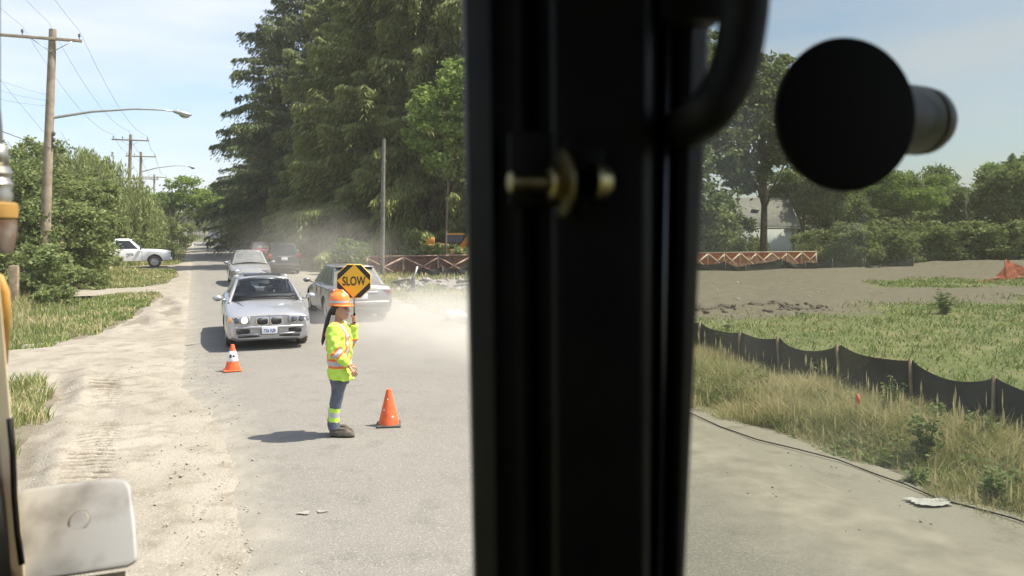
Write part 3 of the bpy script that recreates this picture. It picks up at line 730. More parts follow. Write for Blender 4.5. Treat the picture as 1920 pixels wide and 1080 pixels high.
cp = copy_tree(fir); place(cp, gp(1898, 88), 1.0, (.30, .30, .38), 'slim young conifer poking above the trees at the far right')
# bare snag
sn = thing('dead_tree', 'bare dead snag sticking up above the hedge trees', 'tree', (*gp(1812, 70), 0))
mb = MB(); mb.tube([(0, 0, 0), (.1, 0, 2.5), (-.1, 0, 4.2), (.05, 0, 5.6)], [.14, .11, .07, .02], 6)
for h_, a, l_ in ((3.2, .3, 1.1), (3.9, 2.8, .9), (4.6, .8, .8), (4.2, 4.5, .8), (5.0, 3.6, .5)): mb.tube([(0, 0, h_), (l_ * .6 * math.cos(a), l_ * .6 * math.sin(a), h_ + .25), (l_ * math.cos(a), l_ * math.sin(a), h_ + .7)], [.04, .03, .008], 4)
mb.build('trunk', M['greywood'], sn)
HL = ['bushy end of the long hedge beside the lattice fence', 'hedge bush behind the far black silt fence', 'hedge bush where the far silt fence ends', 'hedge bush over the broken end of the silt fence',
      'pale hedge bush before the rounded tree', 'clipped looking hedge bush in the middle of the long hedge', 'hedge bush right of the clipped one', 'hedge bush behind the low earth bank', 'hedge bush above the orange netting', 'last hedge bush before the edge of the windscreen']
for i, (px, d, s) in enumerate([(1565, 55, .95), (1610, 53.5, 1.05), (1655, 54, .95), (1690, 53.5, .8), (1655, 58, 1.15), (1735, 57, 1.1), (1780, 56.5, 1.08), (1825, 57, 1.1), (1872, 56.5, 1.08), (1918, 56, 1.12)]):
    place(copy_tree(bsh), gp(px, d), i * 1.7, (s * 1.1, s * 1.1, s), HL[i], 'bushes of the long hedge')
for i, (px, d, s, lb) in enumerate([(1520, 64, .8, 'bright shrub by the gable wall of the blue grey house'), (1420, 66, .55, 'low shrub under the wall of the blue grey house'), (1500, 58, .5, 'yellow green shrub behind the end of the lattice fence'), (1316, 56, 1.55, 'big leafy shrub beside the pillar, filling the gap under the tallest tree'), (1362, 64, 1.35, 'shrub under the tallest tree, hiding the left part of the house')]):
    place(copy_tree(bsh), gp(px, d), i * 2.1 + .5, s, lb)
# weeds near the silt fence
def weed(label, h, loc, n=260, lf=(.05, .11), sp=.16, cat='weed', mk='weed', stems=5):
    t = thing('weed_plant', label, cat, loc)
    mb = MB(); tops = []
    for k in range(stems):
        a = rng.uniform(0, 6.28); r_ = rng.uniform(.02, sp); hh = h * rng.uniform(.6, 1)
        mb.tube([(0, 0, -.02), (r_ * .5 * math.cos(a), r_ * .5 * math.sin(a), hh * .5), (r_ * math.cos(a), r_ * math.sin(a), hh)], [.008, .006, .003], 5); tops.append((r_ * math.cos(a), r_ * math.sin(a), hh))
    mb.build('stem', M['weed'], t)
    tops = np.array(tops); k = rng.integers(0, stems, n); f_ = rng.uniform(.1, 1.02, n)
    c = tops[k] * f_[:, None] + rng.normal(0, .045, (n, 3)); c[:, 2] = np.maximum(c[:, 2], .02)
    d = rng.normal(0, 1, (n, 3)); d[:, 2] = np.abs(d[:, 2]) * .4 - .1
    mb = MB(); leaves(mb, c, d, rng.uniform(*lf, n) * (1.25 - .6 * f_), rng.uniform(.02, .05, n), .5 + rng.normal(0, .2, n), flat=.4)
    mb.build('leaves', M[mk], t)
    return t
def wp(px, py, h=0): p = gpt(px, py); return (p.x, p.y, float(gh(p.x, p.y)) + h)
weed('tall dark green thistle standing out of the verge grass', .75, wp(1738, 868), 420)
weed('leafy weed leaning on the black silt fence near the pillar', .85, wp(1352, 690), 420, (.08, .16), .25)
weed('small leafy weed at the foot of the dry verge grass', .35, wp(1425, 742), 200)
weed('pale weed at the middle of the verge, right of the red ribbon', .6, wp(1665, 800), 260)
weed('weed sprouting at the near edge of the verge', .13, wp(1715, 900), 240, (.04, .07), .16)
for k_, (x_, y_, lb_, h_) in enumerate([(1480, 720, 'leafy weed below the third stake of the near silt fence', .45), (1545, 745, 'reddish stemmed weed in the dry grass, left of the ribbon stake', .5), (1830, 850, 'weed in the long grass beyond the plastic sheet', .5), (1860, 930, 'broad leafed weed in the corner of the verge near the cable', .25)]):
    weed(lb_, h_, wp(x_, y_), 260, (.05, .10), .2)
weed('dark rush clump standing in the field grass', .75, wp(1772, 590), 240, (.2, .4), .25, mk='broad', stems=7)
weed('leafy weed at the edge of the sandy shoulder', .16, wp(205, 712), 160, (.05, .09), .16)

# low leafy weeds matted through the verge grass
n = 15000
u = rng.uniform(6.5, 8.7, n); v = rng.uniform(3, 15, n); k = (wob(u, v, .55, 13) + .25 * wob(u, v, .2, 2) > .12) & (u > 6.6 + .3 * wob(u, v, .7, 2)); u, v = u[k], v[k]
p = uvpts(u, v, np.zeros(len(u))); p[:, 2] = gh(p[:, 0], p[:, 1]) + rng.uniform(.02, .22, len(u)) * sstep(6.4, 7.4, u)
d = rng.normal(0, 1, p.shape); d[:, 2] *= .4
mb = MB(); leaves(mb, p, d, rng.uniform(.05, .12, len(u)), rng.uniform(.02, .05, len(u)), .5 + rng.normal(0, .22, len(u)) + .2 * wob(u, v, .3), flat=.45)
mb.build('verge_weeds', M['weed'], kind='stuff')

for i, px in enumerate((1525, 1575, 1625, 1675, 1725, 1775, 1825, 1875, 1925)):
    place(copy_tree(bsh), gp(px, 84 + 5 * math.sin(i * 2.3)), i * 1.1, (2.1, 2.1, 1.5 + .3 * math.sin(i * 1.7)), 'dim bush closing the gap under the trees behind the long hedge', 'understorey bushes behind the long hedge')
# ------------------------------------------------------------------ the machine the photo is taken from
mach = thing('construction_machine', 'dark cab of the working machine, black window pillar before the windscreen', 'machine', (0, 0, 0))
def strip(mb, prof, ptop=-260, pbot=1500, mat=0):
    """an upright bar: prof = [(px at the top of the picture, px at its bottom, depth)], extruded up and down"""
    rings = []
    for py in (ptop, pbot):
        f_ = py / 1080.0
        rings.append([tuple(at(a + (b - a) * f_, 0, d))[:2] + (CAMZ - (py - HY) / F * 0.6,) for a, b, d in prof])
    mb.loft(rings[::-1], mat)
mb = MB(); strip(mb, [(985, 1000, .63), (990, 1004, .612), (1022, 1030, .612), (1030, 1036, .58), (1040, 1046, .575), (1210, 1204, .575), (1220, 1212, .58), (1226, 1218, .615), (1240, 1226, .63), (1240, 1226, .74), (985, 1000, .74)])
bevel(mb.build('window_pillar', M['black'], mach, label='broad black pillar between the two windows'), .002)
mb = MB(); strip(mb, [(866, 886, .64), (872, 890, .615), (905, 920, .605), (920, 932, .60), (925, 936, .607), (965, 975, .607), (972, 982, .597), (988, 1000, .60), (1008, 1022, .625), (1012, 1030, .66)])
bevel(mb.build('door_seal', M['rubber'], mach, label='ribbed black rubber seal along the pillar'), .0015)
mb = MB(); strip(mb, [(1232, 1220, .66), (1238, 1226, .622), (1254, 1238, .618), (1257, 1240, .63), (1272, 1254, .632), (1276, 1258, .622), (1300, 1272, .62), (1326, 1284, .635), (1330, 1286, .68), (1240, 1228, .69)])
bevel(mb.build('windscreen_seal', M['rubber'], mach, label='glossy black windscreen channel with a groove'), .0012)
mb = MB(); strip(mb, [(1247, 1232, .6165), (1249, 1234, .6150), (1255, 1239, .6150), (1257, 1241, .6175)])
mb.build('trim_strip', mat('dark_chrome', (0.16, 0.165, 0.17), .35, 1.0), mach)
# grab handle: a bent bar that leaves the pillar, swings out and goes up
def ap(px, py, d): return tuple(at(px, py, d))
hp = [(1284, 238, .615), (1298, 234, .585), (1325, 212, .55), (1356, 172, .545), (1378, 120, .545), (1390, 60, .545), (1397, 0, .545), (1402, -90, .55), (1396, -190, .56), (1370, -240, .58), (1300, -262, .61)]
pts = [Vector(ap(*h)) for h in hp]
dense = []
for i in range(len(pts) - 1):
    p0, p1, p2, p3 = pts[max(i - 1, 0)], pts[i], pts[i + 1], pts[min(i + 2, len(pts) - 1)]
    for k in range(5):
        t_ = k / 5; dense.append(0.5 * ((2 * p1) + (p2 - p0) * t_ + (2 * p0 - 5 * p1 + 4 * p2 - p3) * t_ * t_ + (3 * p1 - p0 - 3 * p2 + p3) * t_ ** 3))
dense.append(pts[-1])
mb = MB(); mb.tube(dense, 0.0165, 14)
mb.build('grab_handle', M['rubber'], mach, True, label='curved black grab handle')
mb = MB(); mb.box(ap(1290, 8, .60), (.046, .03, .030)); mb.box(ap(1318, -6, .605), (.028, .02, .03), Matrix.Rotation(R(35), 3, 'Y')); 
bevel(mb.build('handle_bracket', M['black'], mach), .003)
# latch: bracket plate, flange, hex nut, pin and bolt head
mb = MB(); mb.box(ap(1010, 318, .592), (.045, .026, .055)); mb.box(ap(1080, 330, .572), (.030, .012, .05), Matrix.Rotation(R(18), 3, 'Y'))
lt = bevel(mb.build('latch_bracket', M['black'], mach, label='black latch plate on the pillar'), .003)
ax = Vector((-1, -0.25, 0.0)).normalized()
mb = MB(); mb.lathe([(.0, 0), (.0235, 0), (.0245, .001), (.0235, .003), (.0, .003)], 24, ap(1060, 343, .562), ax)
mb.build('flange', M['zinc'], lt, True, sharp=35, label='oval yellow zinc flange')
mb = MB(); mb.lathe([(.0, .003), (.0125, .003), (.0125, .011), (.0, .011)], 6, ap(1060, 343, .562), ax)
mb.build('nut', M['zinc'], lt)
mb = MB(); mb.lathe([(.0, .010), (.0058, .010), (.0058, .034), (.0070, .0345), (.0070, .040), (.0058, .041), (0, .041)], 16, ap(1060, 343, .562), ax)
mb.build('pin', M['zinc'], lt, True, sharp=35, label='short brassy pin')
mb = MB(); mb.lathe([(.0, -.012), (.012, -.012), (.0135, -.014), (.0120, -.020), (.008, -.024), (0, -.0255)], 20, ap(1084, 340, .560), ax)
mb.build('bolt', M['zinc'], lt, True, sharp=35, label='shiny round bolt head')
# round lamp seen from behind: black disc and ribbed barrel
mb = MB()
c0 = Vector(ap(1593, 214, .80)); nrm = Vector(ap(1593, 214, .80)) - Vector((0, 0, CAMZ))
ldir = (Vector((-0.20, 1, .02))).normalized()
mb.lathe([(0, 0), (.072, 0), (.0765, .002), (.0778, .006), (.0765, .012), (.05, .03), (0, .03)], 48, c0, ldir)
lampd = mb.build('round_lamp', M['lamp_black'], mach, True, sharp=40, label='round black disc seen against the sky')
c1 = c0 + Vector((.098, .12, .012)); bdir = Vector((.82, .57, .03)).normalized()
mb = MB(); mb.lathe([(0, -.02), (.040, -.02), (.041, .02), (.041, .045), (.0385, .047), (.0385, .053), (.041, .055), (.040, .070), (.036, .080), (.028, .085), (0, .085)], 28, c1, bdir)
mb.build('barrel', mat('dark_barrel', (.020, .021, .020), .5, col2=(.032, .032, .030), ns=20), lampd, True, sharp=30, label='ribbed grey barrel behind the disc')
# windscreen glass to the right of the pillar
gm = bpy.data.materials.new('tinted_glass'); gm.use_nodes = True
t = gm.node_tree; t.nodes.remove(t.nodes['Principled BSDF'])
tr = t.nodes.new('ShaderNodeBsdfTransparent'); tr.inputs['Color'].default_value = (0.78, 0.79, 0.75, 1)
gl = t.nodes.new('ShaderNodeBsdfGlossy'); gl.inputs['Roughness'].default_value = .02
df = t.nodes.new('ShaderNodeBsdfTranslucent'); df.inputs['Color'].default_value = (0.6, 0.6, 0.55, 1)
tcn = t.nodes.new('ShaderNodeTexCoord'); nn = t.nodes.new('ShaderNodeTexNoise'); nn.inputs['Scale'].default_value = 5; nn.inputs['Detail'].default_value = 6
rr_ = t.nodes.new('ShaderNodeMapRange'); rr_.inputs['From Min'].default_value = .45; rr_.inputs['From Max'].default_value = .8; rr_.inputs['To Min'].default_value = .012; rr_.inputs['To Max'].default_value = .05
m1 = t.nodes.new('ShaderNodeMixShader'); m2 = t.nodes.new('ShaderNodeMixShader'); m2.inputs[0].default_value = .02
t.links.new(tcn.outputs['Object'], nn.inputs['Vector']); t.links.new(nn.outputs['Fac'], rr_.inputs['Value']); t.links.new(rr_.outputs[0], m1.inputs[0])
t.links.new(tr.outputs[0], m1.inputs[1]); t.links.new(df.outputs[0], m1.inputs[2]); t.links.new(m1.outputs[0], m2.inputs[1]); t.links.new(gl.outputs[0], m2.inputs[2])
t.links.new(m2.outputs[0], t.nodes['Material Output'].inputs['Surface'])
mb = MB(); xl = (1285 - 960) / F * .66; mb.box(((xl + 1.2) / 2, .9, CAMZ - .05), (1.2 - xl - .02, .006, 1.5)); 
mb.build('windscreen', gm, mach, label='slightly dirty tinted windscreen')
# the rest of the cab, out of the picture: roof, back, right side, floor, chassis
bk = M['black']
mb = MB(); mb.box((.2, -.05, 3.32), (1.9, 2.05, .10)); mb.build('roof', bk, mach)
mb = MB(); mb.box((.2, -1.02, 2.35), (1.9, .08, 1.8)); mb.box((1.16, -.05, 1.75), (.06, 1.9, .6)); mb.box((.2, .93, 1.55), (1.9, .06, .28)); mb.box((1.16, .92, 2.5), (.08, .08, 1.6)); mb.build('cab_wall', bk, mach)
mb = MB(); mb.box((.2, -.05, 1.36), (2.0, 2.1, .12)); mb.build('floor', bk, mach)
mb = MB(); mb.box((.0, -.6, .95), (2.1, 3.4, .7)); mb.build('chassis', M['machyellow'], mach)
for sx in (-1, 1):
    mb = MB(); mb.tube([(sx * 1.0, -2.6, .36), (sx * 1.0, -2.2, .68), (sx * 1.0, 1.0, .68), (sx * 1.0, 1.4, .36)], .3, 10); mb.box((sx * 1.0, -.6, .36), (.5, 4.0, .70)); mb.build('crawler_track', M['rubber'], mach)
# left-hand bodywork outside the window
D = 1.6
def lp(px, py, d=D): return tuple(at(px, py, d))
mb = MB()
def slab(mb, pix, d0, d1, mat=0):
    mb.loft([[lp(x, y, d1) for x, y in pix], [lp(x, y, d0) for x, y in pix]], mat)
mb = MB(); slab(mb, [(-260, 470), (-8, 470), (2, 560), (14, 700), (30, 880), (44, 1040), (52, 1200), (-260, 1200)], 1.5, 1.75)
pn = bevel(mb.build('side_panel', M['machcream'], mach, label='faded cream body panel'), .006)
mb = MB(); mb.tube([lp(18, 785, 1.492), lp(24, 850, 1.492), (lp(27, 930, 1.492)), lp(33, 1000, 1.492), lp(41, 1058, 1.492)], .0055, 8)
mb.build('panel_seal', M['rubber'], pn, True)
mb = MB(); slab(mb, [(-260, 890), (-6, 890), (6, 960), (22, 1082), (30, 1200), (-260, 1200)], 1.40, 1.49)
mb.build('door_edge', M['black'], mach)
# its face leans back, so the top edge is farther away than the bottom edge
def bd(py): return 1.63 - (py - 897) / 195 * .13
mb = MB(); pix = [(30, 927), (50, 917), (120, 907), (215, 897), (238, 899), (247, 912), (256, 980), (262, 1052), (240, 1064), (150, 1078), (60, 1092), (34, 1092)]
eye = Vector((0, 0, CAMZ)); fr = [Vector(lp(x, y, bd(y))) for x, y in pix]; fc = sum(fr, Vector()) / len(fr)
mb.loft([[fc + (eye + (p - eye) * 1.07 - fc) * .97 + Vector((-.01, 0, .0)) for p in fr], fr])
bx = bevel(mb.build('cover_box', M['whitepaint'], mach, label='white metal box cover with a round cap'), .010, 3)
ca = Vector(lp(150, 977, bd(977))) ; cn = (0, -.82, .57)
mb = MB(); mb.lathe([(0, -.006), (.017, -.006), (.0175, 0), (.0185, .003), (.017, .004), (0, .004)], 28, ca, cn)
mb.build('cap', M['whitepaint'], bx, True, sharp=30)
mb = MB(); mb.lathe([(.0185, .0005), (.0215, .0005), (.0215, .0035), (.0185, .0035)], 28, ca, cn, cap=False); mb.build('cap_ring', mat('cap_ring_rubber', (.17, .15, .12), .8), bx, True)
mb = MB(); slab(mb, [(40, 1096), (150, 1082), (236, 1070), (232, 1140), (60, 1150)], 1.54, 1.70)
mb.build('box_bracket', M['machcream'], bx)
# hydraulic hose end hanging at the left edge
def hz(py): return CAMZ - (py - HY) / F * 1.5
cx = (-7 - 960) / F * 1.5
hose = thing('hydraulic_hose', 'grey hydraulic hose end with a yellow ring and a rusty collar', 'hose', (cx, 1.5, hz(475)))
def lth(pr, mt, nm, n=20, sm=True): mb = MB(); mb.lathe([(r_, hz(py) - hz(475)) for py, r_ in pr], n); return mb.build(nm, mt, hose, sm, sharp=40)
lth([(475, 0), (475, .025), (468, .029), (440, .033), (412, .034), (412, 0)], M['rustbrown'], 'collar')
lth([(412, 0), (410, .031), (408, .035), (395, .036), (382, .035), (380, .031), (380, 0)], M['machyellow'], 'ring')
lth([(380, 0), (380, .024), (365, .028), (356, .025), (345, .028), (333, .022), (325, .027), (312, .023), (310, 0)], M['steel'], 'fitting')
lth([(310, 0), (310, .022), (272, .022), (272, 0)], M['steel'], 'nut', 6, False)
lth([(272, 0), (272, .011), (240, .010), (200, .007), (120, .007), (20, .007), (-400, .007), (-400, 0)], M['greyplastic'], 'hose')
mb = MB(); mb.tube([lp(-70, 520, 1.55), lp(-25, 508, 1.55), lp(0, 522, 1.55), lp(10, 548, 1.55), lp(12, 590, 1.55), lp(6, 680, 1.6)], .0085, 10)
mb.build('hand_rail', M['machyellow'], mach, True, label='yellow bent rail end')
# ------------------------------------------------------------------ vehicles
def paint(name, col, metal=.65, rough=.38, col2=None):
    return mat(name, col, rough, metal, coat=.5, col2=col2 or tuple(c * .86 for c in col), ns=2.5)
M['tyre'] = mat('dusty_tyre', (.045, .042, .038), .9, col2=(.085, .08, .07), ns=9)
M['rim'] = mat('alloy_rim', (.45, .45, .44), .35, .9)
M['glass'] = mat('dark_window_glass', (.018, .023, .024), .05, 0, spec=.5)
M['dustglass'] = mat('dusty_window_glass', (.13, .135, .125), .22, 0, spec=.8, col2=(.19, .19, .175), ns=3)
gm_ = bpy.data.materials.new('clear_car_glass'); gm_.use_nodes = True; t_ = gm_.node_tree; t_.nodes.remove(t_.nodes['Principled BSDF'])
a_ = t_.nodes.new('ShaderNodeBsdfTransparent'); a_.inputs['Color'].default_value = (.50, .56, .54, 1); b_ = t_.nodes.new('ShaderNodeBsdfGlossy'); b_.inputs['Roughness'].default_value = .03
f_ = t_.nodes.new('ShaderNodeFresnel'); f_.inputs['IOR'].default_value = 1.5; c_ = t_.nodes.new('ShaderNodeMixShader')
t_.links.new(f_.outputs[0], c_.inputs[0]); t_.links.new(a_.outputs[0], c_.inputs[1]); t_.links.new(b_.outputs[0], c_.inputs[2]); t_.links.new(c_.outputs[0], t_.nodes['Material Output'].inputs['Surface'])
M['clearglass'] = gm_
M['trimblack'] = mat('black_trim', (.022, .022, .022), .55)
M['chrome'] = mat('chrome', (.75, .75, .75), .15, 1.0)
M['lens'] = mat('clear_headlight', (.27, .27, .265), .12, .5, coat=1.0)
M['lamp_on'] = mat('lit_headlamp', (.9, .9, .8), .2, emit=(1, .93, .72), es=1.6)
M['lamp_off'] = mat('headlamp_bowl', (.10, .10, .105), .1, .7, coat=1)
M['amber'] = mat('amber_lens', (.62, .30, .04), .2, coat=1)
M['redlens'] = mat('red_tail_lens', (.30, .015, .012), .2, coat=1)
M['plate'] = mat('number_plate_white', (.68, .69, .70), .5)
M['plateblue'] = mat('plate_blue_ink', (.06, .09, .28), .6)
M['badgeblue'] = mat('badge_blue', (.03, .12, .42), .3)
M['seat'] = mat('seat_cloth', (.05, .05, .055), .9)

def patch(mb, A, B, Cc, D, s0, s1, t0, t1, n=6, m=5, bulge=0.0, off=.004, mat_=0):
    """curved patch on the quad A B C D (A-B bottom edge, D-C top edge); s, t crop it"""
    A, B, Cc, D = map(Vector, (A, B, Cc, D))
    nrm = (B - A).cross(D - A).normalized()
    v = []
    for j in range(m + 1):
        t_ = t0 + (t1 - t0) * j / m
        for i in range(n + 1):
            s = s0 + (s1 - s0) * i / n
            p = (A * (1 - s) + B * s) * (1 - t_) + (D * (1 - s) + Cc * s) * t_
            v.append(p + nrm * (bulge * 4 * s * (1 - s) + off))
    f = [[j * (n + 1) + i, j * (n + 1) + i + 1, (j + 1) * (n + 1) + i + 1, (j + 1) * (n + 1) + i] for j in range(m) for i in range(n)]
    return mb.add(v, f, mat_)

def ellipse_pts(c, rx, ry, n=14):
    return [(c[0] + rx * math.cos(a), c[1] + ry * math.sin(a), c[2]) for a in np.arange(n) * 2 * math.pi / n]
def wheel(parent, x, y, r, wid, spokes=10):
    sgn = 1 if y > 0 else -1
    mb = MB(); mb.lathe([(r * .62, -wid / 2), (r * .9, -wid / 2), (r * .98, -wid * .38), (r, -wid * .2), (r, wid * .2), (r * .98, wid * .38), (r * .9, wid / 2), (r * .62, wid / 2)], 28, (x, y, r), (0, 1, 0), cap=False)
    w_ = mb.build('wheel', M['tyre'], parent, True, sharp=50)
    mb = MB(); yo = sgn * wid * .42
    mb.lathe([(r * .66, -wid * .1), (r * .66, 0), (r * .60, .004), (r * .57, -.02), (0, -.03)] , 28, (x, y + yo, r), (0, sgn, 0), cap=False)
    mb.lathe([(0, .006), (r * .13, .004), (r * .15, -.02), (0, -.02)], 14, (x, y + yo, r), (0, sgn, 0))
    for k in range(spokes):
        a = k * 2 * math.pi / spokes
        mb.tube([(x, y + yo, r), (x + r * .6 * math.cos(a), y + yo + sgn * .002, r + r * .6 * math.sin(a))], [r * .075, r * .05], 6)
    mb.build('rim', M['rim'], w_, True, sharp=40)

def mirror_box(parent, p, m, sgn):
    mb = MB(); mb.ball((p[0], p[1], p[2]), (.065, .105, .068), 12, 8); mb.tube([(p[0] - .01, p[1] - sgn * .09, p[2] - .04), (p[0] - .03, p[1] - sgn * .18, p[2] - .05)], [.022, .03], 8)
    o = mb.build('side_mirror', m, parent, True)
    return o

def car(name, label, cat, pm, st, gh_, wheels, loc, rz, glass='glass', group=None, pillars=.055, crown=.05, bpill=(.52,), scale=1.0, interior=False):
    """st: stations (x, half width, sill z, shoulder z, centre z) rear to front; gh_: greenhouse corner numbers; wheels: (x front, x rear, track, radius, width)"""
    t = thing(name, label, cat, loc, rz, group, scale)
    rings = []
    for x, w_, zb, zs, zt in st:
        h = [(0, zb), (.80 * w_, zb), (.95 * w_, zb + .05), (w_, zb + .38 * (zs - zb)), (w_ * .997, zb + .66 * (zs - zb)), (.975 * w_, zs - .045), (.93 * w_, zs), (.80 * w_, zs + .45 * (zt - zs)), (.45 * w_, zt - .005), (0, zt)]
        rings.append([(x, y, z) for y, z in h] + [(x, -y, z) for y, z in h[-2:0:-1]])
    # resample along the length for smooth shading
    arr = np.array(rings); xs = arr[:, 0, 0]; fine = np.unique(np.concatenate([xs, np.linspace(xs[0], xs[-1], 40)]))
    def interp(a):   # monotone-ish cubic through the stations
        out = np.empty((len(fine),) + a.shape[1:])
        d = np.gradient(a, xs, axis=0)
        for k, x in enumerate(fine):
            i = min(np.searchsorted(xs, x, 'right') - 1, len(xs) - 2); hh = xs[i + 1] - xs[i]; s = (x - xs[i]) / hh
            lin = a[i] * (1 - s) + a[i + 1] * s
            her = (2 * s ** 3 - 3 * s * s + 1) * a[i] + (s ** 3 - 2 * s * s + s) * hh * d[i] + (-2 * s ** 3 + 3 * s * s) * a[i + 1] + (s ** 3 - s * s) * hh * d[i + 1]
            out[k] = .5 * lin + .5 * her
        return out
    fr_ = interp(arr); fr_[:, :, 0] = fine[:, None]
    mb = MB(); mb.loft(list(fr_))
    body = mb.build('body', [pm, M['trimblack']], t, True)
    bm = bmesh.new(); bm.from_mesh(body.data); bmesh.ops.recalc_face_normals(bm, faces=bm.faces); bm.to_mesh(body.data); bm.free()
    xf, xr, tr_, r, wd_ = wheels
    cut = MB()
    for x in (xf, xr):
        for s in (-1, 1):
            cut.lathe([(0, -.28), (r + .055, -.28), (r + .055, .25), (0, .25)], 28, (x, s * (tr_ + .05), r + .01), (0, 1, 0))
    co = cut.build('cutter', M['trimblack'])
    bm = bmesh.new(); bm.from_mesh(co.data); bmesh.ops.recalc_face_normals(bm, faces=bm.faces); bm.to_mesh(co.data); bm.free()
    bo = body.modifiers.new('x', 'BOOLEAN'); bo.object = co; bo.operation = 'DIFFERENCE'; bo.solver = 'EXACT'
    co.parent = t; bpy.context.view_layer.update(); apply_mods(body); bpy.data.objects.remove(co)
    body.data.set_sharp_from_angle(angle=R(32))
    for x in (xf, xr):
        for s in (-1, 1): wheel(t, x, s * (tr_ - wd_ * .1), r, wd_)
    # greenhouse
    zb, (bxf, bwf), (bxr, bwr), zr, (rxf, rwf), (rxr, rwr) = gh_
    FL, FR, RL, RR = (bxf, bwf, zb), (bxf, -bwf, zb), (bxr, bwr, zb), (bxr, -bwr, zb)
    fl, fr2, rl, rr2 = (rxf, rwf, zr), (rxf, -rwf, zr), (rxr, rwr, zr), (rxr, -rwr, zr)
    mb = MB(); ft = .13
    patch(mb, FR, FL, fl, fr2, 0, 1, 0, 1, 8, 4, .10, 0); patch(mb, RL, RR, rr2, rl, 0, 1, 0, 1, 8, 4, .08, 0)
    patch(mb, FL, RL, rl, fl, 0, 1, 0, 1, 8, 4, .02, 0); patch(mb, RR, FR, fr2, rr2, 0, 1, 0, 1, 8, 4, .02, 0)
    if interior:      # see-through glass: only the window pillars and a dark tub, seats and dashboard inside
        mb = MB()
        for A, d_, r_ in ((FL, fl, .035), (FR, fr2, .035), (RL, rl, .075), (RR, rr2, .075)): mb.tube([tuple(Vector(A) + (Vector(A) - Vector(d_)) * .08), A, tuple(Vector(A).lerp(Vector(d_), .5)), d_], r_, 8)
        mb.tube([fl, tuple((Vector(fl) + Vector(fr2)) / 2 + Vector((.09, 0, .02))), fr2], .03, 8); mb.tube([rl, tuple((Vector(rl) + Vector(rr2)) / 2 + Vector((-.07, 0, .02))), rr2], .035, 8)
        for A, B, c_, d_ in ((FL, RL, rl, fl), (FR, RR, rr2, fr2)):
            mb.tube([d_, c_], .028, 8)
            for b_ in bpill: mb.tube([tuple(Vector(A).lerp(Vector(B), b_)), tuple(Vector(d_).lerp(Vector(c_), b_))], .026, 8)
        cab = mb.build('cabin', pm, t, True)
        mb = MB(); mb.box(((bxf + bxr) / 2 - .02, 0, zb + .035), (bxf - bxr - .10, bwf * 1.9, .05)); mb.box((bxf - .22, 0, zb + .09), (.30, bwf * 1.75, .10), Matrix.Rotation(R(6), 3, 'Y')); mb.build('dashboard', M['trimblack'], t)
        for x_, y_ in ((-.25, .36), (-.25, -.36), (-1.10, .34), (-1.10, -.34)):
            mb = MB(); mb.loft([ellipse_pts((x_, y_, zb - .05), .09, .25), ellipse_pts((x_ - .04, y_, zb + .14), .09, .24), ellipse_pts((x_ - .07, y_, zb + .20), .06, .15)]); mb.loft([ellipse_pts((x_ - .08, y_, zb + .20), .05, .12), ellipse_pts((x_ - .09, y_, zb + .31), .05, .12)])
            mb.build('seat', M['seat'], t, True, sharp=60)
        mb = MB(); th_ = np.linspace(0, 2 * math.pi, 18); mb.tube([(.42 - .05 * math.sin(a), .36 + .18 * math.cos(a), zb + .10 + .17 * math.sin(a)) for a in th_], .016, 6); mb.build('steering_wheel', M['trimblack'], t, True)
        mb = MB(); mb.box((rxf + .22, 0, zr - .10), (.04, .24, .07)); mb.build('rear_view_mirror', M['trimblack'], t)
    else: cab = mb.build('cabin', pm, t, True)
    n, m_ = 10, 8; v = []
    for j in range(m_ + 1):
        for i in range(n + 1):
            s = i / n; q = j / m_
            x = rxf + (rxr - rxf) * s; hw = rwf + (rwr - rwf) * s
            bf = .10 * 4 * q * (1 - q); br = .08 * 4 * q * (1 - q)
            x += (bf * (1 - s) * .9 - br * s * .9)
            yy = hw * (1 - 2 * q); e = (2 * q - 1)
            zz = zr + crown * (1 - abs(e) ** 3) * (0.35 + .65 * min(1, 6 * s * (1 - s))) + .002
            v.append((x, yy + math.copysign(.012, yy), zz))
    f = [[j * (n + 1) + i, (j + 1) * (n + 1) + i, (j + 1) * (n + 1) + i + 1, j * (n + 1) + i + 1] for j in range(m_) for i in range(n)]
    mb = MB(); mb.add(v, f); roof = mb.build('roof', pm, t, True)
    sm = roof.modifiers.new('s', 'SOLIDIFY'); sm.thickness = .03; sm.offset = -1; apply_mods(roof)
    mb = MB(); patch(mb, FR, FL, fl, fr2, .045, .955, .03, .97, 10, 6, .10, .004); mb.build('windscreen', M[glass], t, True)
    mb = MB(); patch(mb, RL, RR, rr2, rl, .07, .93, .12, .92, 10, 6, .08, .004); mb.build('rear_window', M[glass], t, True)
    for A, B, c_, d_ in ((FL, RL, rl, fl), (RR, FR, fr2, rr2)):
        sp = list(bpill) if A is FL else [1 - b for b in bpill][::-1]
        ed = [.10 if A is FL else .13] + [x for b in sp for x in (b - .018, b + .018)] + [.87 if A is FL else .90]
        for k in range(0, len(ed), 2):
            mb = MB(); patch(mb, A, B, c_, d_, ed[k], ed[k + 1], .10, .93, 5, 4, .02, .004); mb.build('side_window', M[glass], t, True)
    for s in (-1, 1):
        for xx in bpill:
            mb = MB()
            xd = bxf + (bxr - bxf) * xx
            yb = np.interp(xd, xs, arr[:, 4, 1]) * s
            mb.box((xd, yb, (zb + .35) / 2 + .1), (.012, .012, zb - .45))
            mb.build('door_gap', M['trimblack'], t)
    return t
def on_body(mb_mat, parent, name, c, size, yaw=0.0, pitch=0.0, bw=.02, label=None):
    mb = MB(); mb.box((0, 0, 0), size)
    o = mb.build(name, mb_mat, parent); o.location = c; o.rotation_euler = (0, pitch, yaw)
    bevel(o, min(bw, min(size) * .45), 3)
    if label: o['label'] = label
    return o

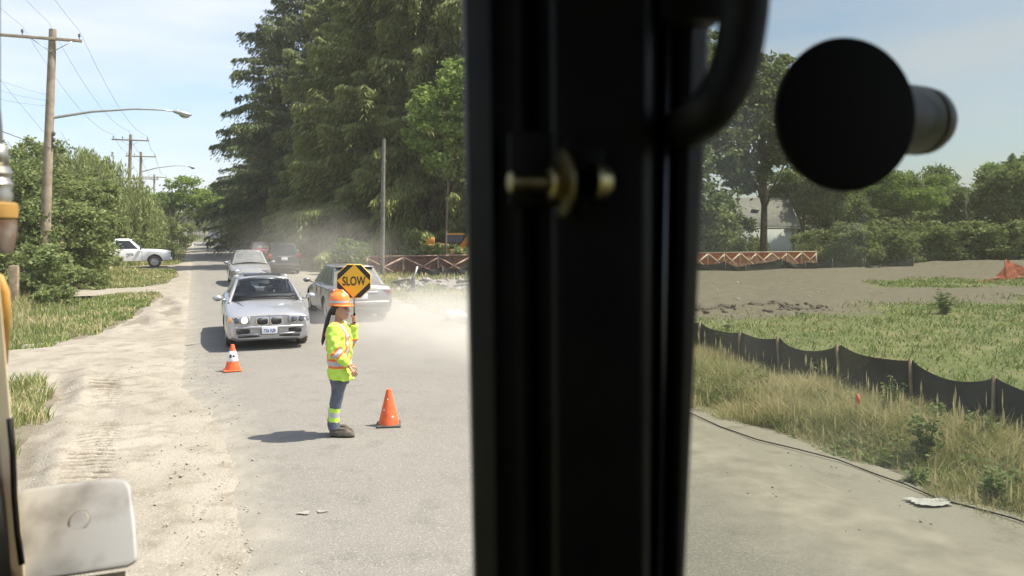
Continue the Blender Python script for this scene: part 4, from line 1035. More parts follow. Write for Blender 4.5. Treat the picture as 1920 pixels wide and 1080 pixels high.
# --- silver coupe coming towards the camera, lights on
silver = paint('silver_paint', (.43, .43, .435), .55, .33)
def behind(px, d, l_):          # the centre of a car whose near end shows at column px, depth d
    return at(px, 0, d) + Vector((QX, QY, 0)) * l_
BM = behind(509, 16.3, 2.24)
cs = [(-2.24, .66, .34, .72, .76), (-2.16, .77, .24, .86, .92), (-1.7, .85, .20, .90, .985), (-.9, .875, .19, .90, .94), (.3, .878, .19, .885, .93), (.95, .875, .19, .86, .945), (1.5, .868, .19, .78, .875), (1.95, .835, .19, .71, .81), (2.15, .80, .20, .665, .755), (2.225, .74, .24, .62, .71)]
bmw = car('silver_coupe', 'silver two door car with twin kidney shaped grilles and headlights on, facing the camera', 'car', silver, cs,
          (.90, (.96, .735), (-1.72, .69), 1.315, (.22, .565), (-.85, .55)), (1.36, -1.36, .745, .315, .205), (BM.x, BM.y, 0.02), AWAY + math.pi - R(1), bpill=(.52,), glass='clearglass', interior=True)
for s in (-1, 1):
    h = on_body(M['lens'], bmw, 'headlight', (2.135, s * .555, .610), (.20, .42, .145), -s * R(-19) * -1, R(-10), .035)
    h.rotation_euler = (0, R(-6), s * R(13))
    for k, (yy, rr_) in enumerate(((-.095, .062), (.062, .062))):
        mb = MB(); mb.lathe([(0, .0), (rr_, 0), (rr_ * .95, .012), (rr_ * .6, .020), (0, .022)], 20, (.098, yy * s, .0), (1, 0, 0))
        lit = (k == 0)
        mb.build('lamp', M['lamp_on'] if lit and s < 0 else M['lamp_off'], h, True)
    mb = MB(); mb.box((.035, s * .185, 0), (.14, .075, .11)); bevel(mb.build('turn_signal', M['amber'] if s < 0 else M['lens'], h), .015)
    # kidney grille: chrome surround, dark slats
    mb = MB(); ring = [(math.copysign(abs(math.cos(a)) ** .55, math.cos(a)), math.copysign(abs(math.sin(a)) ** .6, math.sin(a))) for a in np.linspace(0, 2 * math.pi, 24, endpoint=False)]
    kx = 2.235
    mb.loft([[(kx - .07, s * .135 + .128 * a, .600 + .090 * b_) for a, b_ in ring], [(kx + .008, s * .135 + .125 * a, .595 + .088 * b_) for a, b_ in ring], [(kx + .012, s * .135 + .110 * a, .595 + .076 * b_) for a, b_ in ring]], cap=True)
    g = mb.build('grille', M['chrome'], bmw, True, sharp=40)
    mb = MB(); mb.loft([[(kx - .03, s * .135 + .108 * a, .595 + .074 * b_) for a, b_ in ring], [(kx + .015, s * .135 + .108 * a, .595 + .074 * b_) for a, b_ in ring]])
    for k in range(-4, 5): mb.box((kx + .016, s * .135 + k * .022, .595), (.008, .006, .105), mat=1)
    mb.build('grille_slats', [M['trimblack'], M['greyplastic']], g)
    mirror_box(bmw, (.80, s * .985, .97), silver, s)
    on_body(M['trimblack'], bmw, 'air_intake', (2.20, s * .44, .395), (.07, .40, .105), -s * R(9), 0, .025)
    mb = MB(); mb.lathe([(0, 0), (.042, 0), (.04, .012), (0, .016)], 16, (2.225, s * .53, .395), (1, -s * .12, 0)); mb.build('fog_lamp', M['lens'], bmw, True)
    on_body(M['trimblack'], bmw, 'lower_intake', (2.205, s * .30, .290), (.06, .62, .052), -s * R(5), 0, .02)
    mb = MB(); mb.tube([(2.20, s * .78 * .98, .345), (2.262, s * .30, .338), (2.268, 0, .338)], .011, 6); mb.build('bumper_lip', silver, bmw, True)
mb = MB(); mb.tube([(2.06, -.80, .455), (2.21, -.66, .468), (2.262, -.32, .474), (2.268, 0, .475), (2.262, .32, .474), (2.21, .66, .468), (2.06, .80, .455)], .026, 8, ry=.030)
mb.build('bumper', silver, bmw, True)
pl = on_body(M['plate'], bmw, 'number_plate', (2.285, 0, .415), (.016, .31, .155), 0, 0, .006)
on_body(M['trimblack'], bmw, 'plate_frame', (2.275, 0, .415), (.014, .335, .178), 0, 0, .006)
PM = Matrix(((0, 0, 1, 0), (1, 0, 0, 0), (0, 1, 0, 0), (0, 0, 0, 1)))
text_obj('plate_text', '726 KJB', .085, M['plateblue'], pl, Matrix.Translation((.009, 0, -.01)) @ PM, .0008, .85)
mb = MB(); mb.lathe([(0, 0), (.041, 0), (.041, .006), (.0, .007)], 24, (2.125, 0, .705), (.55, 0, .83)); bd = mb.build('badge', M['trimblack'], bmw, True, sharp=30)
q = Matrix.Translation((2.125, 0, .705)) @ Vector((0, 0, 1)).rotation_difference(Vector((.55, 0, .83))).to_matrix().to_4x4()
mb = MB()
for k in range(4):
    a0 = k * math.pi / 2; pts = [(0, 0, .0085)] + [(.027 * math.cos(a0 + j * math.pi / 12), .027 * math.sin(a0 + j * math.pi / 12), .0085) for j in range(7)]
    mb.add([q @ Vector(p) for p in pts], [[0] + list(range(1, 8))], k % 2)
mb.build('badge_quarters', [M['badgeblue'], M['plate']], bd)
mb = MB(); mb.box((-.25, 0, 1.400), (.42, .80, .030), Matrix.Rotation(R(4), 3, 'Y')); bevel(mb.build('sunroof', M['trimblack'], bmw), .005)
for s in (-1, 1):
    mb = MB(); mb.tube([(2.05, s * .30, .735), (1.5, s * .50, .862), (1.0, s * .62, .915)], [.008, .012, .010], 6); mb.build('bonnet_crease', silver, bmw, True)
mb = MB(); mb.tube([(1.02, -.66, .915), (1.085, -.30, .955), (1.10, .05, .962), (1.075, .40, .955), (1.02, .68, .915)], .018, 6); mb.build('wiper_cowl', M['trimblack'], bmw, True)
for y0 in (-.55, .02):
    mb = MB(); mb.tube([(1.06, y0, .955), (.98, y0 + .30, .985), (.93, y0 + .52, .985)], .007, 5); mb.build('wiper', M['trimblack'], bmw, True)

# --- grey car driving away in the dust
dusty = paint('dusty_grey_paint', (.19, .187, .175), .45, .42, (.25, .24, .215))
gc = [(-2.22, .70, .36, .74, .80), (-2.15, .80, .26, .88, .95), (-1.75, .85, .20, .93, 1.0), (-.9, .865, .19, .93, .97), (.4, .868, .19, .91, .95), (.98, .86, .19, .86, .94), (1.55, .85, .19, .76, .86), (1.95, .81, .20, .66, .76), (2.2, .68, .26, .54, .62)]
GP = behind(676, 21.0, 2.22)
grey = car('grey_hatchback', 'dusty grey car driving away behind the flagger, half lost in its own dust', 'car', dusty, gc,
           (.92, (1.0, .74), (-1.95, .70), 1.40, (.20, .56), (-1.20, .54)), (1.34, -1.32, .74, .31, .195), (GP.x, GP.y, 0.015), AWAY + R(1), glass='dustglass', bpill=(.40, .66))
for s in (-1, 1):
    tl = on_body(M['redlens'], grey, 'tail_light', (-2.13, s * .66, .82), (.16, .26, .15), s * R(18), R(0), .03)
    mb = MB(); mb.box((-.06, 0, .045), (.06, .24, .05)); bevel(mb.build('clear_lens', M['plate'], tl), .012)
    mirror_box(grey, (.82, s * .98, .98), dusty, s)
on_body(M['chrome'], grey, 'boot_trim', (-2.215, 0, .80), (.03, .86, .045), 0, 0, .012)
on_body(dusty, grey, 'rear_bumper', (-2.20, 0, .50), (.16, 1.50, .16), 0, 0, .06)
on_body(M['plate'], grey, 'number_plate', (-2.235, 0, .69), (.02, .30, .15), 0, 0, .006)
on_body(dusty, grey, 'spoiler', (-1.28, 0, 1.42), (.20, 1.0, .03), 0, R(8), .012)

# --- the pale car following the silver one
pale = paint('pale_gold_paint', (.31, .305, .295), .45, .40)
C2 = behind(472, 34, 2.2)
gold = car('pale_sedan', 'pale dusty sedan following close behind the silver two door car', 'car', pale, gc,
           (.92, (1.0, .74), (-1.85, .70), 1.42, (.25, .56), (-1.0, .54)), (1.34, -1.32, .74, .31, .195), (C2.x, C2.y, 0.02), AWAY + math.pi, glass='dustglass', bpill=(.40, .66))
for s in (-1, 1):
    on_body(M['lens'], gold, 'headlight', (2.05, s * .58, .62), (.22, .34, .15), -s * R(22), R(-10), .04)
    mirror_box(gold, (.82, s * .98, .98), pale, s)
on_body(M['chrome'], gold, 'grille', (2.20, 0, .56), (.06, .62, .09), 0, 0, .02)
on_body(M['trimblack'], gold, 'air_intake', (2.20, 0, .34), (.06, .9, .10), 0, 0, .02)
on_body(M['plate'], gold, 'number_plate', (2.235, 0, .44), (.02, .30, .14), 0, 0, .006)

# --- black hatchback parked on the right, seen from behind
blackp = paint('black_car_paint', (.022, .022, .024), .2, .25)
hc = [(-2.1, .74, .36, .86, .92), (-2.02, .84, .26, .98, 1.02), (-1.5, .885, .22, 1.0, 1.04), (-.6, .89, .21, .99, 1.02), (.4, .89, .21, .97, 1.0), (.95, .88, .21, .93, .99), (1.55, .86, .22, .85, .94), (1.95, .80, .24, .74, .84), (2.15, .68, .30, .6, .7)]
B2 = behind(536, 43, 2.1)
blk = car('black_hatchback', 'black high car parked under the evergreens, white plate and red lamp showing', 'car', blackp, hc,
          (.98, (1.0, .77), (-2.0, .76), 1.62, (.30, .60), (-1.72, .58)), (1.32, -1.3, .76, .34, .21), (B2.x, B2.y, 0.02), AWAY - R(2), bpill=(.36, .66))
for s in (-1, 1):
    on_body(M['redlens'], blk, 'tail_light', (-2.05, s * .74, .98), (.12, .22, .20), s * R(15), 0, .03)
    mirror_box(blk, (.80, s * 1.0, 1.06), blackp, s)
on_body(M['plate'], blk, 'number_plate', (-2.13, 0, .84), (.02, .32, .16), 0, 0, .006)
on_body(M['chrome'], blk, 'boot_trim', (-2.10, 0, .97), (.04, .7, .04), 0, 0, .012)
on_body(M['trimblack'], blk, 'rear_bumper', (-2.08, 0, .48), (.14, 1.6, .2), 0, 0, .06)

# --- two more cars down the row
mar = paint('maroon_paint', (.22, .09, .10), .3, .4)
P3 = behind(492, 58, 2.2)
c3 = car('maroon_car', 'maroon car parked just past the black high car', 'car', mar, gc, (.92, (1.0, .74), (-1.85, .70), 1.42, (.25, .56), (-1.0, .54)), (1.34, -1.32, .74, .31, .195), (P3.x, P3.y, 0.02), AWAY, glass='dustglass', bpill=(.40, .66))
for s in (-1, 1): on_body(M['redlens'], c3, 'tail_light', (-2.13, s * .66, .82), (.16, .26, .15), s * R(18), 0, .03)
blu = paint('slate_blue_paint', (.07, .09, .12), .3, .35)
P4 = behind(472, 74, 2.2)
c4 = car('blue_car', 'dark blue car parked farthest along, before the white post', 'car', blu, hc, (.98, (1.0, .77), (-2.0, .76), 1.62, (.30, .60), (-1.72, .58)), (1.32, -1.3, .76, .34, .21), (P4.x, P4.y, 0.02), AWAY, glass='dustglass', bpill=(.36, .66))
for s in (-1, 1): on_body(M['redlens'], c4, 'tail_light', (-2.05, s * .74, .98), (.12, .22, .20), s * R(15), 0, .03)

# --- white pickup on the left, nose towards the road
white = mat('white_car_paint', (.86, .86, .84), .35, 0, coat=.6, col2=(.78, .77, .74), ns=3)
PK = at(290, 0, 52.0)
fx = Vector((PX, PY, 0))
pz = math.atan2(PY, PX) + R(2)
pk = thing('white_pickup', 'white pickup truck nosing out of the bushes beside the road', 'pickup truck', (PK.x - 1.72 * math.cos(pz), PK.y - 1.72 * math.sin(pz), -.03), pz)
pst = [(-2.95, .93, .55, 1.08, 1.10), (-2.85, .97, .48, 1.14, 1.16), (-.75, .985, .42, 1.16, 1.17), (.0, .985, .42, 1.16, 1.18), (1.0, .985, .42, 1.14, 1.20), (1.9, .975, .42, 1.08, 1.16), (2.45, .95, .45, 1.02, 1.10), (2.68, .88, .55, .96, 1.02)]
rings = []
for x, w_, zb, zs, zt in pst:
    h = [(0, zb), (.85 * w_, zb), (.97 * w_, zb + .05), (w_, zb + .4 * (zs - zb)), (w_, zb + .7 * (zs - zb)), (.98 * w_, zs - .04), (.93 * w_, zs), (.6 * w_, zt), (0, zt + .01)]
    rings.append([(x, y, z) for y, z in h] + [(x, -y, z) for y, z in h[-2:0:-1]])
mb = MB(); mb.loft(rings); pb = mb.build('body', [white, M['trimblack']], pk, True)
bm = bmesh.new(); bm.from_mesh(pb.data); bmesh.ops.recalc_face_normals(bm, faces=bm.faces); bm.to_mesh(pb.data); bm.free()
cut = MB()
for x in (1.72, -1.75):
    for s in (-1, 1): cut.lathe([(0, -.3), (.46, -.3), (.46, .3), (0, .3)], 28, (x, s * .95, .42), (0, 1, 0))
cut.box((-1.85, 0, 1.1), (2.0, 1.6, .9))
co = cut.build('cutter', M['trimblack'], pk)
bm = bmesh.new(); bm.from_mesh(co.data); bmesh.ops.recalc_face_normals(bm, faces=bm.faces); bm.to_mesh(co.data); bm.free()
bo = pb.modifiers.new('x', 'BOOLEAN'); bo.object = co; bo.operation = 'DIFFERENCE'; bo.solver = 'EXACT'; bpy.context.view_layer.update(); apply_mods(pb); bpy.data.objects.remove(co)
pb.data.set_sharp_from_angle(angle=R(32))
for x in (1.72, -1.75):
    for s in (-1, 1): wheel(pk, x, s * .84, .39, .25, 8)
FL, FR, RL, RR = (1.05, .86, 1.15), (1.05, -.86, 1.15), (-.72, .86, 1.15), (-.72, -.86, 1.15)
fl, fr2, rl, rr2 = (.32, .68, 1.80), (.32, -.68, 1.80), (-.60, .70, 1.80), (-.60, -.70, 1.80)
mb = MB(); patch(mb, FR, FL, fl, fr2, 0, 1, 0, 1, 8, 4, .06, 0); patch(mb, RL, RR, rr2, rl, 0, 1, 0, 1, 6, 3, .0, 0); patch(mb, FL, RL, rl, fl, 0, 1, 0, 1, 6, 3, .02, 0); patch(mb, RR, FR, fr2, rr2, 0, 1, 0, 1, 6, 3, .02, 0)
mb.build('cabin', white, pk, True)
mb = MB(); mb.loft([[fl, fr2, rr2, rl], [(.22, .60, 1.86), (.22, -.60, 1.86), (-.52, -.62, 1.86), (-.52, .62, 1.86)]]); bevel(mb.build('roof', white, pk), .03)
mb = MB(); patch(mb, FR, FL, fl, fr2, .05, .95, .06, .94, 8, 4, .06, .006); mb.build('windscreen', M['glass'], pk, True)
mb = MB(); patch(mb, RL, RR, rr2, rl, .1, .9, .15, .9, 4, 3, 0, .006); mb.build('rear_window', M['glass'], pk, True)
for A, B, c_, d_, s0, s1 in ((FL, RL, rl, fl, .13, .90), (RR, FR, fr2, rr2, .10, .87)):
    mb = MB(); patch(mb, A, B, c_, d_, s0, s1, .10, .90, 6, 4, .02, .006); mb.build('side_window', M['glass'], pk, True)
for s in (-1, 1):
    on_body(M['trimblack'], pk, 'side_mirror', (.92, s * 1.06, 1.26), (.10, .20, .22), 0, 0, .03)
    on_body(M['trimblack'], pk, 'door_handle', (-.32, s * .985, 1.02), (.17, .03, .05), 0, 0, .01)
    on_body(M['lens'], pk, 'headlight', (2.55, s * .74, .88), (.22, .32, .20), -s * R(15), 0, .03)
    for x_ in (-.70, 1.0): mb = MB(); mb.box((x_, s * .985, .83), (.012, .012, .58)); mb.build('door_gap', M['trimblack'], pk)
    mb = MB()
    for k, (dx, dz, l_, hh) in enumerate(((.28, .93, .38, .05), (.32, .85, .30, .05), (.20, .77, .22, .04), (.45, .88, .12, .12))): mb.box((dx, s * .990, dz), (l_, .006, hh), Matrix.Rotation(R(-10), 3, 'Y'))
    mb.build('door_emblem', mat('grey_decal', (.28, .29, .31), .6), pk)
on_body(M['trimblack'], pk, 'grille', (2.68, 0, .84), (.10, 1.1, .26), 0, 0, .03)
on_body(M['chrome'], pk, 'bumper', (2.68, 0, .55), (.20, 1.85, .20), 0, 0, .05)
mb = MB(); mb.tube([(2.80, -.55, .5), (2.88, -.55, .75), (2.84, -.55, 1.02), (2.80, .55, 1.02), (2.88, .55, .75), (2.80, .55, .5)], .03, 8); mb.build('bull_bar', M['trimblack'], pk, True)
mb = MB(); mb.box((-.90, 0, 1.42), (.06, 1.5, .55)); bevel(mb.build('headache_rack', M['trimblack'], pk), .01)
mb = MB(); mb.lathe([(0, 0), (.07, 0), (.065, .12), (0, .14)], 14, (-.86, .4, 1.86)); mb.tube([(-.86, .4, 1.6), (-.86, .4, 1.87)], .02, 6); mb.build('beacon', M['amber'], pk, True)
# ------------------------------------------------------------------ the flagger
def ellipse_ring(c, rx, ry, n=20, tilt=0.0, px=2.0):
    th = np.arange(n) * 2 * math.pi / n
    a = np.sign(np.cos(th)) * np.abs(np.cos(th)) ** (2 / px); b = np.sign(np.sin(th)) * np.abs(np.sin(th)) ** (2 / px)
    return np.stack([c[0] + rx * a, c[1] + ry * b, c[2] + tilt * rx * a], 1)
def remesh(o, vox, smooth=3, fac=.5):
    bm = bmesh.new(); bm.from_mesh(o.data); bmesh.ops.recalc_face_normals(bm, faces=bm.faces); bm.to_mesh(o.data); bm.free()
    m = o.modifiers.new('r', 'REMESH'); m.mode = 'VOXEL'; m.voxel_size = vox
    if smooth: s = o.modifiers.new('s', 'SMOOTH'); s.iterations = smooth; s.factor = fac
    apply_mods(o); o.data.polygons.foreach_set('use_smooth', np.ones(len(o.data.polygons), bool)); return o
def face_mats(o, fn, mats):
    me = o.data; n = len(me.polygons); c = np.empty(n * 3); me.polygons.foreach_get('center', c); c = c.reshape(-1, 3)
    nn = np.empty(n * 3); me.polygons.foreach_get('normal', nn)
    me.materials.clear()
    for m in mats: me.materials.append(m)
    me.polygons.foreach_set('material_index', fn(c, nn.reshape(-1, 3)).astype(np.int32)); me.update()
M['skin'] = mat('skin', (.46, .265, .175), .55, col2=(.40, .22, .145), ns=30)
M['lips'] = mat('lips', (.27, .085, .075), .5)
M['hair'] = mat('black_hair', (.012, .010, .009), .45, bump=.6, bs=60, col2=(.022, .017, .014), ns=60)
M['lime'] = mat('lime_fabric', (.56, .80, .10), .85, col2=(.47, .70, .08), ns=7, bump=.35, bs=14)
M['orange'] = mat('orange_tape', (.82, .17, .03), .8)
M['silvertape'] = mat('silver_tape', (.46, .46, .47), .45, .3)
M['denim'] = mat('grey_blue_denim', (.080, .092, .120), .9, col2=(.135, .148, .175), ns=9, bump=.5, bs=20)
M['boot'] = mat('dusty_boots', (.060, .051, .040), .85, col2=(.125, .106, .082), ns=12)
M['hat'] = mat('orange_hard_hat', (.80, .215, .03), .42, coat=.3)
FP = gpt(638, 820)
per = thing('person', 'flagger in a lime jacket and orange hard hat holding up the sign in the road', 'person', (FP.x, FP.y, .022), R(-4))
# body: one continuous skin
mb = MB()
HC = Vector((.0, 0, 1.515))                                  # head centre
def P(*a): return Vector(a)
hr = [(1.390, .030, .045, .038), (1.400, .035, .056, .048), (1.420, .028, .072, .058), (1.450, .015, .083, .066), (1.490, .004, .090, .071), (1.530, -.004, .094, .074), (1.565, -.008, .094, .073), (1.600, -.010, .083, .065), (1.625, -.010, .058, .045), (1.634, -.010, .025, .020)]
mb.loft([ellipse_ring((x, 0, z), rx, ry, 22) for z, x, rx, ry in hr])
mb.ball((.100, 0, 1.492), (.017, .014, .020), 10, 8); mb.ball((.094, 0, 1.510), (.010, .009, .026), 8, 8)    # nose
mb.ball((.078, 0, 1.448), (.019, .026, .011), 10, 6); mb.ball((.067, 0, 1.412), (.020, .020, .016), 10, 6)       # lips, chin
for s in (-1, 1):
    mb.ball((.072, s * .032, 1.475), (.020, .018, .022), 8, 6)                                                   # cheeks
    mb.ball((-.012, s * .075, 1.495), (.017, .011, .032), 10, 8)                                                 # ears
mb.tube([(-.030, 0, 1.30), (-.018, 0, 1.38), (-.005, 0, 1.46)], [.058, .050, .050], 14)
tr_ = [(.70, -.01, .115, .155), (.85, -.012, .105, .150), (.98, -.015, .092, .125), (1.12, -.02, .105, .145), (1.25, -.03, .098, .155), (1.31, -.035, .075, .130), (1.345, -.03, .055, .065)]
mb.loft([ellipse_ring((x, 0, z), rx, ry, 22) for z, x, rx, ry in tr_])
# near arm (right, towards the camera): hangs, elbow bent, hand forward
SR, ER, WR = P(-.035, -.165, 1.285), P(-.005, -.215, 1.03), P(.150, -.150, .855)
SL, EL, WL = P(-.030, .165, 1.285), P(.075, .225, 1.075), P(.125, .16, 1.330)
mb.tube([SR + P(0, .05, .0), SR, SR.lerp(ER, .5), ER, ER.lerp(WR, .4), WR], [.05, .05, .043, .038, .036, .026], 12)
mb.tube([SL - P(0, .05, .0), SL, SL.lerp(EL, .5), EL, EL.lerp(WL, .4), WL], [.05, .05, .043, .038, .036, .026], 12)
for s in (-1, 1):
    y = s * .064
    dx = -.034 if s > 0 else .014
    mb.tube([(-.01, y, .80), (-.005 + dx * .3, y, .66), (-.022 + dx * .7, y * 1.02, .52), (-.040 + dx, y * 1.03, .42), (-.065 + dx, y * 1.02, .30), (-.074 + dx, y, .18), (-.070 + dx, y, .07)], [.078, .072, .055, .045, .043, .036, .034], 12)
    mb.tube([(-.075, y, .05), (-.02, y, .045), (.08, y, .032), (.13, y, .025)], [.036, .040, .036, .02], 10)
# right hand
def finger(root, d0, curl, ln, r=.0085, bend=None):
    pts = [root]; d = d0.normalized(); b = bend
    for k, f_ in enumerate((.42, .32, .26)):
        p = pts[-1] + d * ln * f_; pts.append(p)
        d = (d + b * curl * (1 if k else .8)).normalized()
    mb.tube(pts, [r, r * .97, r * .9, r * .72], 8)
fd = (WR - ER).normalized(); hd = (fd + P(.0, .05, -.35)).normalized()
side = P(0, 1, 0).cross(hd); side = (hd.cross(P(0, 1, 0))).normalized()        # thumb side, in the plane of the hand
pn_ = P(0, 1, 0)                                                                # palm faces the body
mb.tube([WR - fd * .03, WR + hd * .02, WR + hd * .055, WR + hd * .085], [.024, .026, .034, .034], 12, ry=[.020, .016, .017, .014])
up_ = (P(0, 0, 1) - hd * hd.z).normalized()
for i, (o_, l_) in enumerate(((.029, .072), (.010, .080), (-.009, .075), (-.027, .060))):
    finger(WR + hd * .082 + up_ * o_ - pn_ * 0, hd + up_ * o_ * 2, .34 + .07 * i, l_, .0082, (pn_ * .7 - up_ * .9))
mb.tube([WR + hd * .025 + up_ * .018, WR + hd * .05 + up_ * .042 + pn_ * .010, WR + hd * .078 + up_ * .046 + pn_ * .022, WR + hd * .098 + up_ * .036 + pn_ * .028], [.013, .0115, .0095, .007], 8)
# left hand round the handle: the grip axis stands upright at G
Gx, Gy = .128, .155
Gz = 1.375
hu = (P(Gx, Gy + .0, Gz + .01) - WL)
mb.tube([WL - (WL - EL).normalized() * .03, WL + P(-.004, .012, .02), P(Gx - .012, Gy + .026, Gz), P(Gx - .012, Gy + .028, Gz + .04)], [.024, .025, .034, .028], 12, ry=[.020, .018, .018, .015])
for i in range(4):
    z = Gz + .034 - i * .020; r_ = .0245
    a0 = R(75); pts = []
    for k in range(7):
        a = a0 - k * R(43 - (3 - i) * 1.0); pts.append(P(Gx + r_ * math.cos(a) , Gy + r_ * math.sin(a), z - k * .0006))
    mb.tube(pts, [.0088, .0088, .0085, .0082, .008, .0075, .006], 8)
mb.tube([P(Gx - .024, Gy + .02, Gz + .012), P(Gx - .030, Gy - .004, Gz + .036), P(Gx - .022, Gy - .022, Gz + .05), P(Gx - .006, Gy - .027, Gz + .056)], [.012, .011, .0095, .0075], 8)
body = mb.build('body', M['skin'], per)
remesh(body, .0052, 2, .5)
def bodymat(c, n):
    r = np.zeros(len(c), int)
    lip = (c[:, 0] > .078) & (np.abs(c[:, 1]) < .024) & (np.abs(c[:, 2] - 1.448) < .010); r[lip] = 1
    for s in (-1, 1):
        eye = (c[:, 0] > .055) & (((c[:, 1] - s * .033) / .0155) ** 2 + ((c[:, 2] - 1.513) / .0065) ** 2 < 1); r[eye] = 2
        brow = (c[:, 0] > .055) & (np.abs(c[:, 1] - s * .034) < .021) & (np.abs(c[:, 2] - 1.535 + 3 * (c[:, 1] - s * .034) ** 2 * 8) < .0055); r[brow] = 2
    return r
face_mats(body, bodymat, [M['skin'], M['lips'], M['hair']])
# hi-vis jacket
mb = MB()
jr = [(.690, .006, .146, .200, -.10), (.74, .004, .143, .198, -.07), (.84, -.002, .138, .194, 0), (.90, -.006, .136, .190, 0), (.98, -.008, .140, .192, 0), (1.10, -.012, .150, .200, 0), (1.20, -.02, .148, .202, 0), (1.27, -.028, .132, .190, 0), (1.315, -.032, .105, .150, 0.02), (1.345, -.028, .074, .095, .08), (1.368, -.020, .064, .070, .10)]
mb.loft([ellipse_ring((x, 0, z), rx, ry, 30, t_, 2.25) for z, x, rx, ry, t_ in jr])
def sleeve(S, E, W, sw):
    mb.tube([S + P(0, -sw * .07, .01), S, S.lerp(E, .35), S.lerp(E, .7), E, E.lerp(W, .3), E.lerp(W, .65), E.lerp(W, .93)], [.085, .083, .078, .074, .070, .068, .060, .052], 16)
sleeve(SR, ER, WR, -1); sleeve(SL, EL, WL, 1)
jk = mb.build('jacket', M['lime'], per, label='lime jacket with orange and silver bands')
remesh(jk, .0065, 4, .5)
# folds
v = np.empty(len(jk.data.vertices) * 3); jk.data.vertices.foreach_get('co', v); v = v.reshape(-1, 3)
nr = np.empty_like(v).ravel(); jk.data.vertices.foreach_get('normal', nr); nr = nr.reshape(-1, 3)
ph = np.arctan2(v[:, 1], v[:, 0])
am = .011 * sstep(.93, .70, v[:, 2]) * np.sin(ph * 4 + 1.5 * np.sin(ph * 2.0)) + (.005 * np.sin(v[:, 2] * 38 + ph * 3 + 2 * np.sin(v[:, 0] * 22)) + .004 * np.sin(v[:, 2] * 71 - v[:, 0] * 55 + 2 * np.sin(ph * 4))) * sstep(1.3, 1.2, v[:, 2])
jk.data.vertices.foreach_set('co', (v + nr * am[:, None]).ravel()); jk.data.update()
def seg_t(c, A, B):
    A, B = np.array(A), np.array(B); d = B - A; L_ = np.linalg.norm(d); d /= L_
    t_ = (c - A) @ d; return t_ / L_, np.linalg.norm(c - A - np.outer(t_, d), axis=1)
def jm(c, n):
    r = np.zeros(len(c), int)
    isR = (seg_t(c, SR, ER)[1] < .088) & (c[:, 1] < -.14) & (c[:, 2] < 1.26) & (c[:, 2] > .955) | ((seg_t(c, ER, WR)[1] < .078) & (c[:, 1] < -.10) & (c[:, 0] > .035) & (c[:, 2] + .75 * c[:, 0] > .935))
    isL = (seg_t(c, SL, EL)[1] < .092) & (c[:, 1] > .135) & (c[:, 2] < 1.26) | ((seg_t(c, EL, WL)[1] < .09) & (c[:, 1] > .11) & (c[:, 0] > .05))
    tor = ~(isR | isL)
    for s in (-1, 1):
        yy = c[:, 1] - s * (.092 + .10 * np.clip(1.16 - c[:, 2], 0, .3) * (c[:, 0] > 0))
        q = tor & (np.abs(yy) < .043) & (c[:, 2] > .93) & ((np.abs(c[:, 0] + .02) > .05) | (c[:, 2] > 1.22)); r[q] = 1
        q &= (np.abs(yy) < .021); r[q] = 2
    z = c[:, 2]
    r[tor & (np.abs(z - .885) < .056)] = 1; r[tor & (np.abs(z - .885) < .030)] = 2
    for A, B, m in ((ER, WR, isR), (EL, WL, isL)):
        t_, d = seg_t(c, A, B); dd = np.abs(t_ - .12) * (Vector(B) - Vector(A)).length
        q = m & (d < .1); r[q & (dd < .050)] = 1; r[q & (dd < .026)] = 2
    return r
face_mats(jk, jm, [M['lime'], M['orange'], M['silvertape']])
# trousers
mb = MB()
mb.loft([ellipse_ring((x, 0, z), rx, ry, 24) for z, x, rx, ry in [(.62, -.005, .105, .150), (.70, -.008, .122, .165), (.80, -.01, .118, .160), (.86, -.01, .112, .155)]])
for s in (-1, 1):
    y = s * .064; dx = -.034 if s > 0 else .014
    mb.tube([(-.008, y * .85, .76), (-.005 + dx * .3, y, .66), (-.022 + dx * .7, y * 1.02, .52), (-.040 + dx, y * 1.03, .42), (-.065 + dx, y * 1.02, .30), (-.074 + dx, y, .18), (-.070 + dx, y, .095)], [.094, .089, .076, .067, .064, .066, .072], 16)
tz = mb.build('trousers', M['denim'], per); remesh(tz, .0065, 3)
def tm(c, n):
    r = np.zeros(len(c), int); z = c[:, 2] + .1 * (c[:, 0] + .05)
    r[np.abs(z - .265) < .080] = 1; r[np.abs(z - .265) < .028] = 2
    return r
face_mats(tz, tm, [M['denim'], M['lime'], M['silvertape']])
# boots, one mesh each
for s in (-1, 1):
    y = s * .064; dx = -.034 if s > 0 else .014
    mb = MB(); mb.tube([(-.072 + dx, y, .20), (-.068 + dx, y, .10), (-.060 + dx, y, .05)], [.056, .058, .062], 14)
    mb.loft([ellipse_ring((.035 + dx, y + s * .008, z), rx, ry, 20, 0, 2.6) for z, rx, ry in ((.0, .146, .049), (.020, .146, .051), (.044, .140, .049), (.066, .116, .044), (.084, .078, .038), (.110, .052, .036))])
    o = mb.build('boot', M['boot'], per); remesh(o, .006, 2); face_mats(o, lambda c, n: (c[:, 2] < .02).astype(int), [M['boot'], M['rubber']])
# hair: cap under the hat and a long ponytail down the back
mb = MB(); mb.loft([ellipse_ring((x, 0, z), rx, ry, 20) for z, x, rx, ry in [(1.44, -.072, .020, .040), (1.48, -.058, .045, .068), (1.53, -.030, .080, .080), (1.58, -.018, .094, .082), (1.62, -.012, .075, .06)]])
mb.tube([(-.085, -.015, 1.53), (-.118, -.03, 1.47), (-.140, -.045, 1.39), (-.158, -.055, 1.30), (-.178, -.06, 1.20), (-.195, -.06, 1.13), (-.200, -.06, 1.085)], [.026, .026, .027, .028, .026, .020, .006], 12)
hb = mb.build('hair', M['hair'], per, label='long black ponytail'); remesh(hb, .006, 2)
